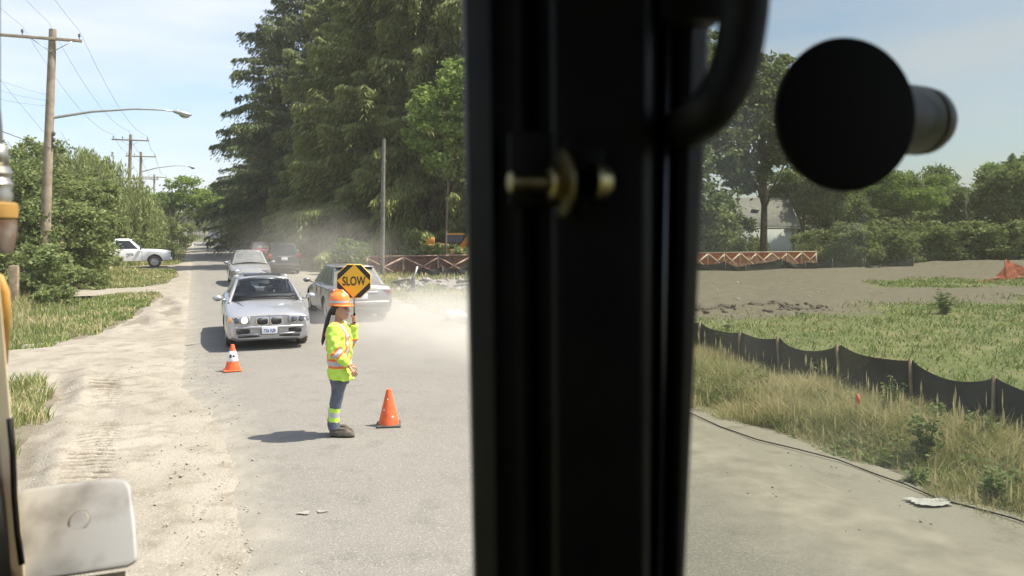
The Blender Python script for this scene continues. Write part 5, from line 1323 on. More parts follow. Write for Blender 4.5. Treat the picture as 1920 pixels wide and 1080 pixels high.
# hard hat
mb = MB()
hh = [(1.562, 1.0), (1.600, .985), (1.640, .92), (1.675, .79), (1.700, .60), (1.716, .36), (1.722, .08)]
mb.loft([ellipse_ring((-.008, 0, z), .132 * k, .112 * k, 28) for z, k in hh])
mb.loft([ellipse_ring((.012, 0, 1.553 ), .150, .124, 28, -.05), ellipse_ring((.010, 0, 1.566), .150, .124, 28, -.05)])
mb.loft([[(.095, -.085, 1.556), (.150, -.062, 1.549), (.172, 0, 1.546), (.150, .062, 1.549), (.095, .085, 1.556)], [(.095, -.085, 1.566), (.150, -.062, 1.557), (.172, 0, 1.553), (.150, .062, 1.557), (.095, .085, 1.566)]])
mb.tube([(.118, 0, 1.600), (.085, 0, 1.672), (.02, 0, 1.722), (-.05, 0, 1.722), (-.11, 0, 1.672), (-.138, 0, 1.600)], [.006, .012, .013, .013, .012, .006], 8, ry=[.012, .022, .026, .026, .022, .012])
ht = mb.build('hard_hat', M['hat'], per); remesh(ht, .005, 2)
face_mats(ht, lambda c, n: ((np.abs(c[:, 2] - 1.606) < .013) & (np.abs(c[:, 1]) + 0 * c[:, 0] > .03) & (np.abs(n[:, 2]) < .8)).astype(int), [M['hat'], M['silvertape']])

# the driver of the silver car, seen dimly through the windscreen
drv = thing('person', 'driver in a dark top sitting behind the windscreen of the silver car', 'person', tuple(bmw.location), bmw.rotation_euler.z)
mb = MB(); zc = .90
mb.loft([ellipse_ring((-.16, .36, zc - .10), .11, .20, 16), ellipse_ring((-.18, .36, zc + .08), .11, .21, 16), ellipse_ring((-.19, .36, zc + .15), .07, .15, 16), ellipse_ring((-.19, .36, zc + .19), .045, .05, 16)])
mb.tube([(-.19, .36, zc + .12), (-.17, .36, zc + .24)], .045, 10); mb.ball((-.15, .36, zc + .29), (.090, .072, .105), 14, 10); mb.ball((-.05, .36, zc + .28), (.022, .014, .02), 8, 6)
for s_ in (-1, 1): mb.tube([(-.17, .36 + s_ * .18, zc + .10), (.05, .36 + s_ * .24, zc + .02), (.36, .36 + s_ * .15, zc + .14), (.41, .36 + s_ * .14, zc + .17)], [.05, .042, .032, .035], 10)
db = mb.build('body', M['skin'], drv); remesh(db, .012, 2)
M['darktop'] = mat('dark_top', (.03, .032, .04), .9)
face_mats(db, lambda c, n: np.where((c[:, 2] < zc + .175) & (c[:, 0] < .28), 1, np.where((c[:, 2] > zc + .33) | ((c[:, 2] > zc + .24) & (c[:, 0] < -.17)), 2, 0)), [M['skin'], M['darktop'], M['hair']])

# the SLOW paddle in her raised hand
Gw = per.matrix_basis @ P(Gx, Gy, Gz)
sgn = thing('slow_sign', 'yellow and black eight sided SLOW paddle on a white handle', 'sign', tuple(Gw), R(4))
M['signyellow'] = mat('sign_yellow', (.82, .47, .030), .6); M['signblack'] = mat('sign_black', (.022, .020, .020), .6)
mb = MB(); mb.tube([(0, 0, -.11), (0, 0, .065), (0, 0, .075)], [.0150, .0150, .012], 12); mb.build('grip', M['rubber'], sgn, True, sharp=40)
mb = MB(); mb.tube([(0, 0, .06), (0, 0, .40)], .0105, 10); mb.build('handle', M['whitepaint'], sgn, True)
lean = Matrix.Translation((-.003, -.016, .462)) @ Matrix.Rotation(R(1.5), 4, 'Y') @ Matrix.Rotation(R(90), 4, 'X')
a8 = [math.pi / 8 + k * math.pi / 4 for k in range(8)]; rad = .205 / math.cos(math.pi / 8)
def octa(r_, z): return [lean @ Vector((r_ * math.cos(a), r_ * math.sin(a), z)) for a in a8]
mb = MB(); mb.loft([octa(rad, -.006), octa(rad, 0)]); pb_ = mb.build('sign_board', M['signyellow'], sgn)
mb = MB(); mb.add(octa(rad * .965, .0012), [list(range(8))]); mb.build('black_field', M['signblack'], pb_)
dm_ = .205 * .985
# yellow diamond cut by the edge of the board
mb = MB(); mb.add([lean @ Vector((x * dm_, y * dm_, .0024)) for x, y in ((1, 0), (.035, 1 - .035), (-.035, 1 - .035), (-1, 0), (-.035, -.965), (.035, -.965))], [list(range(6))]); mb.build('yellow_diamond', M['signyellow'], pb_)
text_obj('sign_text', 'SLOW', .150, M['signblack'], pb_, lean @ Matrix.Translation((0, -.004, .0040)) @ Matrix.Rotation(R(2), 4, 'Z'), .0006, .66)

# ------------------------------------------------------------------ cones
M['coneorange'] = mat('cone_orange', (.80, .135, .035), .6, col2=(.50, .085, .03), ns=14, pos=(.50, .80))
M['conebase'] = mat('cone_base_black', (.05, .047, .042), .85, col2=(.09, .085, .075), ns=12)
M['conewhite'] = mat('cone_white_collar', (.78, .78, .76), .5)
def cone(label, loc, base, collar, rz):
    t = thing('traffic_cone', label, 'traffic cone', loc, rz)
    mb = MB(); mb.lathe([(.128, .025), (.122, .06), (.034, .435), (.030, .452), (.018, .457), (0, .457)], 24)
    mb.build('cone', M['coneorange'], t, True, sharp=40)
    mb = MB(); mb.box((0, 0, .0125), (.30, .30, .025)); bevel(mb.build('base', base, t), .010)
    for a0, z0 in ((-1.9, .33), (-1.2, .12), (-2.4, .2)):      # pale scuffs
        k = lambda z: .122 - (z - .06) * (.088 / .375) + .0012
        th = np.linspace(a0, a0 + .22, 4); mb = MB(); mb.add([(k(z) * math.cos(a), k(z) * math.sin(a), z) for z in (z0, z0 + .018) for a in th], [[i, i + 1, i + 5, i + 4] for i in range(3)])
        if not collar: mb.build('scuff', M['conewhite'], t)
    if collar:
        mb = MB(); mb.lathe([(.0975, .17), (.0985, .172), (.0570, .345), (.0560, .346)], 24, cap=False); c_ = mb.build('reflective_collar', M['conewhite'], t, True)
        k = lambda z: .0985 - (z - .172) * (.0415 / .173) + .001
        mb = MB()
        for a0, a1, z0, z1 in ((-2.3, -1.75, .235, .29), (-1.6, -1.0, .245, .27), (-1.5, -1.2, .27, .285)):
            th = np.linspace(a0, a1, 7); mb.add([(k(z) * math.cos(a), k(z) * math.sin(a), z) for z in (z0, z1) for a in th], [[i, i + 1, i + 8, i + 7] for i in range(6)])
        mb.build('collar_mark', M['trimblack'], c_)
    return t
p = gpt(729, 801); cone('plain orange cone on a black base, right of the flagger', (p.x, p.y, .024), M['conebase'], False, R(8))
p = gpt(436, 697); cone('orange cone with a white reflective collar, before the silver car', (p.x, p.y, .020), M['coneorange'], True, R(20))
# ------------------------------------------------------------------ poles, lamps, wires
def pole(name, label, u, v, H, r0, lean=(0, 0), arms=(), group=None, mat_='polewood', ins=True, off_=0.0, ip=None):
    t = thing(name, label, 'pole', tuple(uv(u, v, -.1)), RA, group)
    mb = MB(); mb.tube([(0, 0, -.5), (lean[0] * .5, lean[1] * .5, H * .5), (lean[0], lean[1], H)], [r0, r0 * .85, r0 * .68], 12)
    mb.build('pole', M[mat_], t, True, sharp=50)
    tops = []
    for z, w_ in arms:
        f_ = z / H; cx, cy = lean[0] * f_, lean[1] * f_
        mb = MB(); mb.box((cx + off_, cy - .16, z), (w_ * 2, .10, .12)); c_ = bevel(mb.build('crossarm', M[mat_], t), .012)
        mb = MB()
        for s in (-1, 1): mb.tube([(cx + s * .75, cy - .2, z - .05), (cx, cy - .16, z - .55)], .018, 5)
        mb.build('brace', M['steel'], c_)
        for x in (ip or (-w_ + .12, -w_ * .42, w_ - .12)) if ins else ():
            mb = MB(); mb.lathe([(0, 0), (.018, 0), (.018, .10), (.05, .11), (.055, .15), (.03, .17), (.045, .19), (.04, .23), (0, .25)], 10, (cx + x, cy - .16, z + .055)); mb.build('insulator', M['greyplastic'], c_, True, sharp=40)
    return t
def worldp(u, v, du, z): return uv(u + du, v, z)
u0 = -5.55
v1, v2, v3, v4 = 37.6, 78.5, 95, 128
# heights read off the photo at each depth
poles = []
def dep(u, v): return uv(u, v).y
H1 = 2.5 + (428 - 50) / F * dep(u0, v1); H2 = 2.5 + (428 - 250) / F * dep(u0, v2); H3 = 2.5 + (428 - 283) / F * dep(u0, v3); H4 = 2.5 + (428 - 326) / F * dep(u0, v4)
p1 = pole('utility_pole', 'tall wooden pole with a wide crossarm and a long street lamp arm', u0 - .22, v1, H1, .21, (.35, 0), [(H1 - .42, 2.2)], off_=-1.1, ip=(-1.05, 1.0))
p2 = pole('utility_pole', 'second wooden pole down the road, one crossarm, behind the willow', u0, v2, H2, .19, (.3, 0), [(H2 - .5, 1.5)])
p3 = pole('utility_pole', 'third pole with two crossarms, above the airy tree', u0, v3, H3, .19, (.2, 0), [(H3 - .5, 1.5), (H3 - 2.9, 1.8)])
p4 = pole('utility_pole', 'farthest small pole with one crossarm', u0, v4, H4, .18, (.1, 0), [(H4 - .4, 1.7)])
dead = gp(716, 39.5); du_, dv_ = to_uv(*dead)
pole('wooden_post', 'bare grey pole without any crossarm in front of the cedar', du_, dv_, 2.5 + (428 - 260) / F * 39.5 + .1, .125, (.10, 0), (), mat_='greywood', ins=False)
mb = MB(); 
def lamp_arm(parent, z, ln, rise, r=.055):
    mb = MB(); pts = [(.15, 0, z - .06), (.4, 0, z + .05), (ln * .35, 0, z + rise * .62), (ln * .68, 0, z + rise * .98), (ln * .9, 0, z + rise), (ln, 0, z + rise - .05)]
    mb.tube(pts, [r * 1.35, r * 1.2, r, r * .75, r * .6, r * .55], 10); a = mb.build('lamp_arm', M['lampmetal'], parent, True)
    mb = MB(); mb.box((.14, 0, z - .02), (.06, .18, .5)); mb.build('bracket', M['lampmetal'], a)
    rot = Matrix.Rotation(R(10), 3, 'Y')
    mb = MB(); mb.ball((ln + .28, 0, z + rise - .10), (.40, .14, .10), 14, 10, rot=rot); mb.ball((ln + .1, 0, z + rise - .02), (.06, .05, .09), 8, 6)
    h = mb.build('lamp_head', M['lampmetal'], a, True)
    mb = MB(); mb.ball((ln + .36, 0, z + rise - .19), (.22, .12, .12), 12, 8, rot=rot); mb.build('lens', M['lens'], h, True)
M['lampmetal'] = mat('grey_lamp_metal', (.42, .43, .42), .45, .6, col2=(.34, .34, .33), ns=4)
lamp_arm(p1, 2.5 + (428 - 222) / F * dep(u0, v1) + .1, 5.0, .58)
lamp_arm(p3, 2.5 + (428 - 322) / F * dep(u0, v3) + .1, 5.0, .75, .05)
mb = MB()
for k, dz in enumerate((0, .25, .5)): mb.ball((.28 + .12, -.1, H1 - 4.3 - dz), (.07, .07, .10), 8, 6)
mb.box((.27, -.05, H1 - 4.5), (.12, .1, .9)); mb.build('insulator_rack', M['greyplastic'], p1, True)
M['wire'] = mat('dark_wire', (.05, .05, .055), .6); M['wirelight'] = mat('grey_wire', (.20, .20, .21), .6)
def wire(label, pts, sag, r=.010, m='wirelight'):
    mb = MB(); out = []
    for a, b in zip(pts[:-1], pts[1:]):
        a, b = Vector(a), Vector(b); n = 14
        for k in range(n): f_ = k / n; p = a.lerp(b, f_); p.z -= sag * 4 * f_ * (1 - f_) * (a - b).length / 40; out.append(p)
    out.append(Vector(pts[-1])); mb.tube(out, [max(r * .6, r * .6 * p.y / 34) for p in out], 5)
    o = mb.build('overhead_wire', M[m]); o['label'] = label; o['category'] = 'wire'; o['group'] = 'overhead wires along the poles'
    return o
pos = [(-1.05, 'leftmost'), (-.12, 'middle'), (1.0, 'rightmost')]
lb = ['power wire on the left end of the crossarms', 'power wire beside the pole tops, between the outer two', 'power wire on the road end of the crossarms']
for (du, _), l_ in zip(pos, lb):
    wire(l_, [uv(u0 + du * 1.02 + .3, -3, H1 + .2), uv(u0 + du + .12, v1 - .15, H1 - .1 + .25 * (abs(du) < .5)), uv(u0 + du * 1.3 + .3, v2 - .15, H2 - .15 + .4 * (abs(du) < .5)), uv(u0 + du * 1.3 + .2, v3 - .15, H3 - .15), uv(u0 + du * 1.4 + .1, v4, H4 - .1)], .9, .010)
for k, dz in enumerate((0, .25, .5)):
    wire(['upper', 'middle', 'lowest'][k] + ' slack wire of three running down from the lamp pole to the next pole', [uv(u0 + .42, v1, H1 - 4.3 - dz), uv(u0 + .25, v2, H2 - 4.2 - dz)], 1.6, .009)
pp1 = uv(u0 + .1, v1, 2.5 + (428 - 180) / F * dep(u0, v1))
for k, (y0, y1) in enumerate(((142, 177), (164, 188), (183, 198))):
    a = at(-40, y0 - 8, 30); b = at(86, y1, dep(u0, v1))
    wire(['topmost', 'middle', 'lowest'][k] + ' of three service wires coming in from the left to the lamp pole', [a, b], 1.1, .011)
wire('thick black cable crossing the lamp pole below the street lamp', [at(-40, 228, 29), at(92, 277, dep(u0, v1) - .3), at(168, 336, 60), at(232, 372, 78)], .5, .026, 'wire')
wire('thin wire sloping steeply past the lamp pole on the left', [at(-30, 112, 30), at(84, 250, dep(u0, v1) + 1), at(160, 345, 60)], .2, .010)

# short post and rail fence on the left
mb = MB(); q = gp(26, 27)
t = thing('wooden_post', 'short thick wooden post in the weeds behind the hose fitting', 'post', (q[0], q[1], float(gh(*q)) - .1), .3)
mb.box((0, 0, .75), (.27, .27, 1.75)); bevel(mb.build('post', M['stakewood'], t), .03)
a, b = gp(286, 86), gp(334, 100)
t = thing('rail_fence', 'low weathered wooden rail fence beyond the white pickup', 'fence', (a[0], a[1], 0))
dx = Vector((b[0] - a[0], b[1] - a[1], 0)); ang = math.atan2(dx.y, dx.x); Ln = dx.length; rt = Matrix.Rotation(ang, 3, 'Z')
for k in range(5):
    c_ = dx * (k / 4); mb = MB(); mb.box((c_.x, c_.y, .5), (.14, .14, 1.1), rt); mb.build('post', M['greywood'], t)
for z in (.95, .5): mb = MB(); mb.box((dx.x / 2, dx.y / 2, z), (Ln, .10, .16), rt); mb.build('rail', M['greywood'], t)

# ------------------------------------------------------------------ lattice fence with mesh, across the far side
M['redrail'] = mat('faded_red_wood', (.24, .14, .10), .85, col2=(.34, .24, .18), ns=5)
M['rawrail'] = mat('raw_timber', (.46, .36, .25), .85, col2=(.55, .46, .35), ns=5)
def netmat(name, col, cell, line, dens=1.0, solid=.0):
    m = bpy.data.materials.new(name); m.use_nodes = True; t = m.node_tree; b = t.nodes['Principled BSDF']; b.inputs['Base Color'].default_value = (*col, 1); b.inputs['Roughness'].default_value = .7
    tc = t.nodes.new('ShaderNodeTexCoord'); br = t.nodes.new('ShaderNodeTexBrick'); br.offset = 0
    br.inputs['Scale'].default_value = 1 / cell; br.inputs['Mortar Size'].default_value = line; br.inputs['Brick Width'].default_value = 1; br.inputs['Row Height'].default_value = 1; br.inputs['Mortar Smooth'].default_value = .2
    mp = t.nodes.new('ShaderNodeMapping'); mp.inputs['Rotation'].default_value = (R(90), 0, 0)
    tr = t.nodes.new('ShaderNodeBsdfTransparent'); mx = t.nodes.new('ShaderNodeMixShader'); mr = t.nodes.new('ShaderNodeMapRange'); mr.inputs['To Min'].default_value = solid; mr.inputs['To Max'].default_value = 1
    t.links.new(tc.outputs['Object'], mp.inputs['Vector']); t.links.new(mp.outputs[0], br.inputs['Vector']); t.links.new(br.outputs['Fac'], mr.inputs['Value'])
    t.links.new(mr.outputs[0], mx.inputs[0]); t.links.new(tr.outputs[0], mx.inputs[1]); t.links.new(b.outputs[0], mx.inputs[2]); t.links.new(mx.outputs[0], t.nodes['Material Output'].inputs['Surface'])
    return m
M['rednet'] = netmat('dark_red_netting', (.13, .055, .04), .06, .12, solid=.55)
M['orangenet'] = netmat('orange_netting', (.72, .17, .06), .06, .12, solid=.35)
def lattice(label, pa, pb, h, n, rail, net, group=None, netspan=(0, 1), h0=0.0):
    t = thing('lattice_fence', label, 'fence', (pa[0], pa[1], 0)); d = Vector((pb[0] - pa[0], pb[1] - pa[1], 0)); L_ = d.length; t.rotation_euler.z = math.atan2(d.y, d.x)
    st = L_ / n
    for k in range(n + 1): mb = MB(); mb.box((k * st, 0, h / 2 - .1), (.085, .085, h + .2)); mb.build('post', M[rail], t)
    mb = MB(); mb.box((L_ / 2, 0, h + .03), (L_ + .09, .10, .06)); mb.build('rail', M[rail], t)
    for k in range(n):
        x0, x1 = k * st + .05, (k + 1) * st - .05; a = math.atan2(h * .8, x1 - x0)
        if k % 2: x0, x1 = x1, x0
        mb = MB(); mb.tube([(x0, -.065, h * .06), (x1, -.065, h * .93)], .055, 4); mb.build('brace', M[rail], t)
        mb = MB(); xm = (x0 + x1) / 2; mb.tube([(x0, -.10, h * .9), (x0 + (x1 - x0) * .72, -.10, h * .2)], .040, 4); mb.build('brace', M[rail], t)
    if net:
        a0, a1 = netspan; mb = MB(); N = 40
        v = [(L_ * (a0 + (a1 - a0) * i / N), .055 + .02 * math.sin(i * 1.3), z) for z in (.02, h) for i in range(N + 1)]
        mb.add(v, [[i, i + 1, i + N + 2, i + N + 1] for i in range(N)]); mb.build('netting', M[net], t)
    return t
lattice('faded red braced fence with dark netting behind the grey pole', gp(688, 41.6), gp(884, 44.0), 1.0, 3, 'redrail', 'rednet')
lattice('raw timber braced fence with torn orange netting before the blue grey house', gp(1296, 50), gp(1530, 53), .93, 8, 'rawrail', 'orangenet')

# ------------------------------------------------------------------ silt fences
M['silt'] = mat('black_silt_cloth', (.020, .021, .021), .75, col2=(.034, .034, .033), ns=6, bump=.5, bs=6)
siltn = M['silt'].node_tree
def silt(label, st, top, sag, loc0, mat_='silt', lean=.05):
    """st: stake positions; cloth sags between the stakes"""
    t = thing('silt_fence', label, 'fence', (0, 0, 0)); v = []; N = 12; rows = 6
    cols = []
    for i, (a, b) in enumerate(zip(st[:-1], st[1:])):
        for k in range(N):
            f_ = k / N; p = a.lerp(b, f_); h0 = top[i] * (1 - f_) + top[i + 1] * f_; dd = sag[i] * (4 * f_ * (1 - f_)) ** .8
            cols.append((p, h0 - dd, 4 * f_ * (1 - f_), i))
    cols.append((st[-1], top[-1], 0, len(st)))
    d = (st[-1] - st[0]).normalized(); nrm = Vector((d.y, -d.x, 0))
    for r_ in range(rows + 1):
        g = r_ / rows
        for p, h_, s, i in cols:
            z0 = float(gh(p.x, p.y)) - .05; off = .05 * s * math.sin(g * 3.1) * math.sin(i * 2.1 + 1) + .035 * math.sin(p.x * 7 + p.y * 5 + g * 5 + i) * s + .02 * math.sin(p.x * 19 - g * 9 + i * 2) * g + lean * s * g
            q = p + nrm * off; v.append((q.x, q.y, z0 + (h_ + .05) * g))
    n = len(cols); mb = MB(); mb.add(v, [[r_ * n + i, r_ * n + i + 1, (r_ + 1) * n + i + 1, (r_ + 1) * n + i] for r_ in range(rows) for i in range(n - 1)])
    c_ = mb.build('cloth', M[mat_], t, True)
    for p, h_ in zip(st, top):
        q = p + nrm * .03; z0 = float(gh(p.x, p.y)); rot = Matrix.Rotation(math.atan2(d.y, d.x), 3, 'Z') @ Matrix.Rotation(rng.normal(0, .06), 3, 'Y')
        mb = MB(); mb.box((q.x, q.y, z0 + h_ / 2), (.032, .03, h_ + .02 + .03 * rng.random()), rot); mb.build('stake', M['stakewood'], t)
    return t
vs = [3.0, 4.3, 5.35, 6.7, 7.85, 9.1, 10.45, 11.4, 12.6, 13.7, 15.2]
silt('sagging black silt fence on wooden stakes along the long grass', [uv(8.8 + .03 * math.sin(v * 2), v) for v in vs][::-1], [.72, .74, .70, .66, .70, .72, .69, .70, .68, .70, .7], [.09, .05, .08, .05, .13, .07, .15, .08, .16, .12], None)
far = [at(px, 0, d) for px, d in ((1304, 48), (1360, 47.5), (1398, 47.6), (1466, 49), (1510, 49.3), (1560, 49.5), (1617, 50))]
far = [Vector((p.x, p.y, 0)) for p in far]
silt('low black silt fence slumped along the far edge of the bare lot', far, [.42, .55, .40, .62, .45, .55, .5], [.15, .2, .08, .25, .12, .2], None)
f2 = [Vector((at(px, 0, d).x, d, 0)) for px, d in ((1622, 49.5), (1650, 49.2), (1712, 50.5))]
silt('collapsed end piece of black silt fence by the hedge', f2, [.55, .15, .55], [.3, .1], None)
lf = [Vector((at(px, 0, d).x, d, 0)) for px, d in ((780, 40.5), (830, 40.6), (884, 41.2))]
silt('black silt cloth along the foot of the faded red fence', lf, [.45, .5, .45], [.1, .12], None)

# orange netting drooping from a stake
t = thing('orange_netting', 'drooping orange plastic safety netting on the grass at the far right', 'netting', (0, 0, 0))
A = at(1886, 0, 36.5); B = at(1985, 0, 40); E = at(1838, 0, 36)
N = 26; v = []
for r_ in range(7):
    g = r_ / 6
    for i in range(N + 1):
        f_ = i / N
        if f_ < .34: s = f_ / .34; p = E.lerp(A, s); h_ = .08 + .92 * s ** 5; lo = 0
        else: s = (f_ - .34) / .66; p = A.lerp(B, s); h_ = 1.0 - .55 * math.sin(min(1, s * 1.25) * math.pi) * .9; lo = .30 * math.sin(s * math.pi) 
        v.append((p.x + .08 * math.sin(i * 1.7 + r_), p.y + .12 * math.sin(i * 2.3 + r_ * 1.1), float(gh(p.x, p.y)) + .02 + max(lo * .4, 0) + (h_ - lo * .4) * g))
mb = MB(); mb.add(v, [[r_ * (N + 1) + i, r_ * (N + 1) + i + 1, (r_ + 1) * (N + 1) + i + 1, (r_ + 1) * (N + 1) + i] for r_ in range(6) for i in range(N)])
M['orangesheet'] = netmat('bunched_orange_netting', (.78, .12, .045), .05, .20, solid=.38)
mb.build('netting', M['orangesheet'], t)
mb = MB(); mb.box((A.x, A.y + .05, .5), (.05, .05, 1.15)); mb.build('stake', M['stakewood'], t)

# cable along the road edge, plastic sheet, ribbon stake, bag, rubble, marker stakes
pts = [gpt(x, y) for x, y in ((1240, 755), (1300, 779), (1350, 801), (1420, 826), (1500, 846), (1570, 863), (1640, 890), (1700, 912), (1760, 938), (1830, 955), (1900, 975), (2000, 1010))]
mb = MB(); mb.tube([(p.x, p.y, .012 + .004 * math.sin(i * 2)) for i, p in enumerate(pts)], .0075, 8)
o = mb.build('cable', M['rubber'], None, True); o['label'] = 'thin black cable lying along the edge of the dirt by the grass'; o['category'] = 'cable'
pm = mat('clear_plastic', (.46, .455, .43), .3, col2=(.32, .31, .28), ns=10)
c_ = gpt(1746, 945); N = 12; v = []
for j in range(N + 1):
    for i in range(N + 1):
        a, b = i / N - .5, j / N - .5
        v.append((c_.x + a * .34 * (1 + .25 * b) + .02 * math.sin(j * 2.1), c_.y + b * .19 + .05 * a * math.sin(3 * a), .014 + .014 * abs(math.sin(a * 11 + b * 4) * math.cos(b * 9 + a * 3))))
mb = MB(); mb.add(v, [[j * (N + 1) + i, j * (N + 1) + i + 1, (j + 1) * (N + 1) + i + 1, (j + 1) * (N + 1) + i] for j in range(N) for i in range(N)])
o = mb.build('plastic_sheet', pm, None, True); o['label'] = 'crumpled pale plastic sheet lying on the dirt by the cable'; o['category'] = 'plastic sheet'
p = gpt(1606, 812); g0 = float(gh(p.x, p.y))
t = thing('marker_stake', 'thin stake with a red ribbon in the long grass', 'stake', (p.x, p.y, g0))
mb = MB(); mb.box((0, 0, .2), (.02, .02, .5)); mb.build('stake', M['stakewood'], t)
mb = MB(); mb.add([(-.008, -.02, .44), (.014, -.025, .45), (.022, -.05, .38), (.012, -.035, .31), (-.002, -.045, .33), (-.012, -.03, .38)], [[0, 1, 2, 5], [5, 2, 3, 4]]); mb.add([(.0, -.03, .22), (.018, -.03, .20), (.012, -.05, .12), (-.008, -.04, .14)], [[0, 1, 2, 3]])
rb = mb.build('ribbon', mat('red_ribbon', (.75, .10, .06), .6), t); sm = rb.modifiers.new('s', 'SOLIDIFY'); sm.thickness = .003; apply_mods(rb)
p = gpt(852, 600)
def lump(name, label, cat, p, size, m, seed, parent=None):
    g = np.random.default_rng(seed); bm = bmesh.new(); bmesh.ops.create_icosphere(bm, subdivisions=3, radius=1)
    k = g.normal(0, 1, (6, 3)); ph = g.uniform(0, 6, 6)
    for v_ in bm.verts:
        c_ = np.array(v_.co); s = 1 + .16 * sum(math.sin(2.2 * c_ @ k[i] + ph[i]) for i in range(6)) / 2
        v_.co = Vector(c_ * s * np.array(size)); v_.co.z = max(v_.co.z, -size[2] * .6)
    me = bpy.data.meshes.new(name); bm.to_mesh(me); bm.free(); me.materials.append(m)
    o = bpy.data.objects.new(name, me); C.collection.objects.link(o); o.location = p
    if label: o['label'] = label; o['category'] = cat
    return o
lump('white_bag', 'crumpled white bag lying on the dusty right verge', 'bag', (p.x, p.y, .10), (.28, .20, .17), mat('white_plastic_bag', (.74, .73, .70), .5), 3)
M['darksoil'] = mat('dark_soil', (.075, .062, .046), .95, col2=(.125, .108, .082), ns=4, bump=.9, bs=9)
rk = mat('broken_concrete', (.30, .285, .26), .95, col2=(.20, .185, .165), ns=5, bump=.6, bs=12)
t = thing('rubble_heap', 'low heap of broken grey rubble before the faded red fence', 'rubble', (*gp(825, 33), 0))
mb = MB(); pts = []
for k in range(170):
    x = rng.uniform(-1.7, 2.6); y = rng.normal(0, .45); pts.append((x, y, max(.02, (.46 - .5 * abs(y)) * rng.random())))
stones(mb, np.array(pts), rng.uniform(.06, .24, 170)); mb.build('rubble', rk, t)
for q_, sz_ in (((5.3, 24.4), (.42, .30, .20)), ((6.3, 24.0), (.55, .30, .13)), ((7.6, 24.6), (.65, .28, .14)), ((8.7, 24.3), (.40, .26, .11))):
    ml = lump('soil_mound', None, None, (q_[0], q_[1], float(gh(*q_)) - .02), sz_, M['darksoil'], int(q_[0] * 10)); ml['kind'] = 'structure'
base = lump('soil', None, None, (.4, 0, .0), (2.3, .6, .28), mat('grey_soil', (.17, .155, .13), .95, col2=(.24, .22, .19), ns=3), 11); base.parent = t
for (x0, x1, y0, y1, w_) in ((-1.9, -1.2, -.3, -.4, .05), (.7, 1.8, -.5, -.3, .06)):
    mb = MB(); mb.tube([(x0, y0, .3), (x1, y1, .45)], w_, 5); mb.build('broken_timber', M['greywood'], t)
p = gp(777, 31)
t = thing('marker_stake', 'pale leaning stake in a dark block before the rubble', 'stake', (p[0], p[1], 0))
mb = MB(); mb.tube([(-.04, 0, .5), (.12, 0, 1.02)], .03, 5); mb.build('stake', M['conewhite'], t)
mb = MB(); mb.box((-.05, 0, .32), (.20, .2, .56), taper=.7); mb.box((-.06, -.02, .09), (.32, .3, .2)); bevel(mb.build('block', mat('block_grey', (.13, .125, .115), .9), t), .02)
p = gp(361, 114)
t = thing('delineator_post', 'thin white delineator post standing on the road shoulder far off', 'post', (p[0], p[1], 0))
mb = MB(); mb.lathe([(.20, 0), (.20, .05), (.07, .07), (.07, 1.45), (.05, 1.5), (0, 1.5)], 12); mb.build('post', M['conewhite'], t, True, sharp=40)
mb = MB(); mb.lathe([(.073, 1.1), (.073, 1.25)], 12, cap=False); mb.build('band', M['coneorange'], t)
p = gp(456, 87)
t = thing('white_post', 'thick white slant topped post at the roadside beyond the parked cars', 'post', (p[0], p[1], 0), .3)
mb = MB(); mb.loft([[(-.3, -.3, -.1), (.3, -.3, -.1), (.3, .3, -.1), (-.3, .3, -.1)], [(-.3, -.3, 1.45), (.3, -.3, 1.25), (.3, .3, 1.25), (-.3, .3, 1.45)]]); bevel(mb.build('post', M['whitepaint'], t), .04)
mb = MB(); mb.box((0.03, 0, 1.40), (.74, .7, .10), Matrix.Rotation(R(14), 3, 'Y')); bevel(mb.build('cap', M['whitepaint'], t), .03)

# ------------------------------------------------------------------ buildings
def siding(name, c1, c2, w_=.3):
    m = bpy.data.materials.new(name); m.use_nodes = True; t = m.node_tree; b = t.nodes['Principled BSDF']; b.inputs['Roughness'].default_value = .8
    tc = t.nodes.new('ShaderNodeTexCoord'); wv = t.nodes.new('ShaderNodeTexWave'); wv.bands_direction = 'X'; wv.inputs['Scale'].default_value = .31 / w_; wv.wave_profile = 'SAW'
    r = t.nodes.new('ShaderNodeValToRGB'); r.color_ramp.elements[0].color = (*c2, 1); r.color_ramp.elements[1].color = (*c1, 1); r.color_ramp.elements[1].position = .14
    t.links.new(tc.outputs['Object'], wv.inputs['Vector']); t.links.new(wv.outputs['Fac'], r.inputs['Fac']); t.links.new(r.outputs['Color'], b.inputs['Base Color']); return m
hp_ = at(1489, 0, 72)
hs = thing('house', 'blue grey boarded house with a grey shingle roof behind the tall trees', 'house', (hp_.x, 72, 0), R(-3))
M['bluewall'] = siding('blue_grey_boards', (.55, .58, .60), (.36, .39, .41)); M['shingle'] = mat('grey_shingles', (.14, .14, .125), .95, col2=(.20, .195, .175), ns=3)
LW, DW, HE, HR = 10.5, 6.5, 2.85, 5.2
mb = MB(); mb.loft([[(-LW, 0, -.3), (0, 0, -.3), (0, DW, -.3), (-LW, DW, -.3)], [(-LW, 0, HE), (0, 0, HE), (0, DW, HE), (-LW, DW, HE)]])
mb.add([(0, 0, HE), (0, DW, HE), (0, DW / 2, HR - .1)], [[0, 1, 2]]); mb.add([(-LW, 0, HE), (-LW, DW / 2, HR - .1), (-LW, DW, HE)], [[0, 1, 2]])
mb.build('wall', M['bluewall'], hs)
mb = MB(); o_ = .45; k_ = (HR - HE) / (DW / 2)
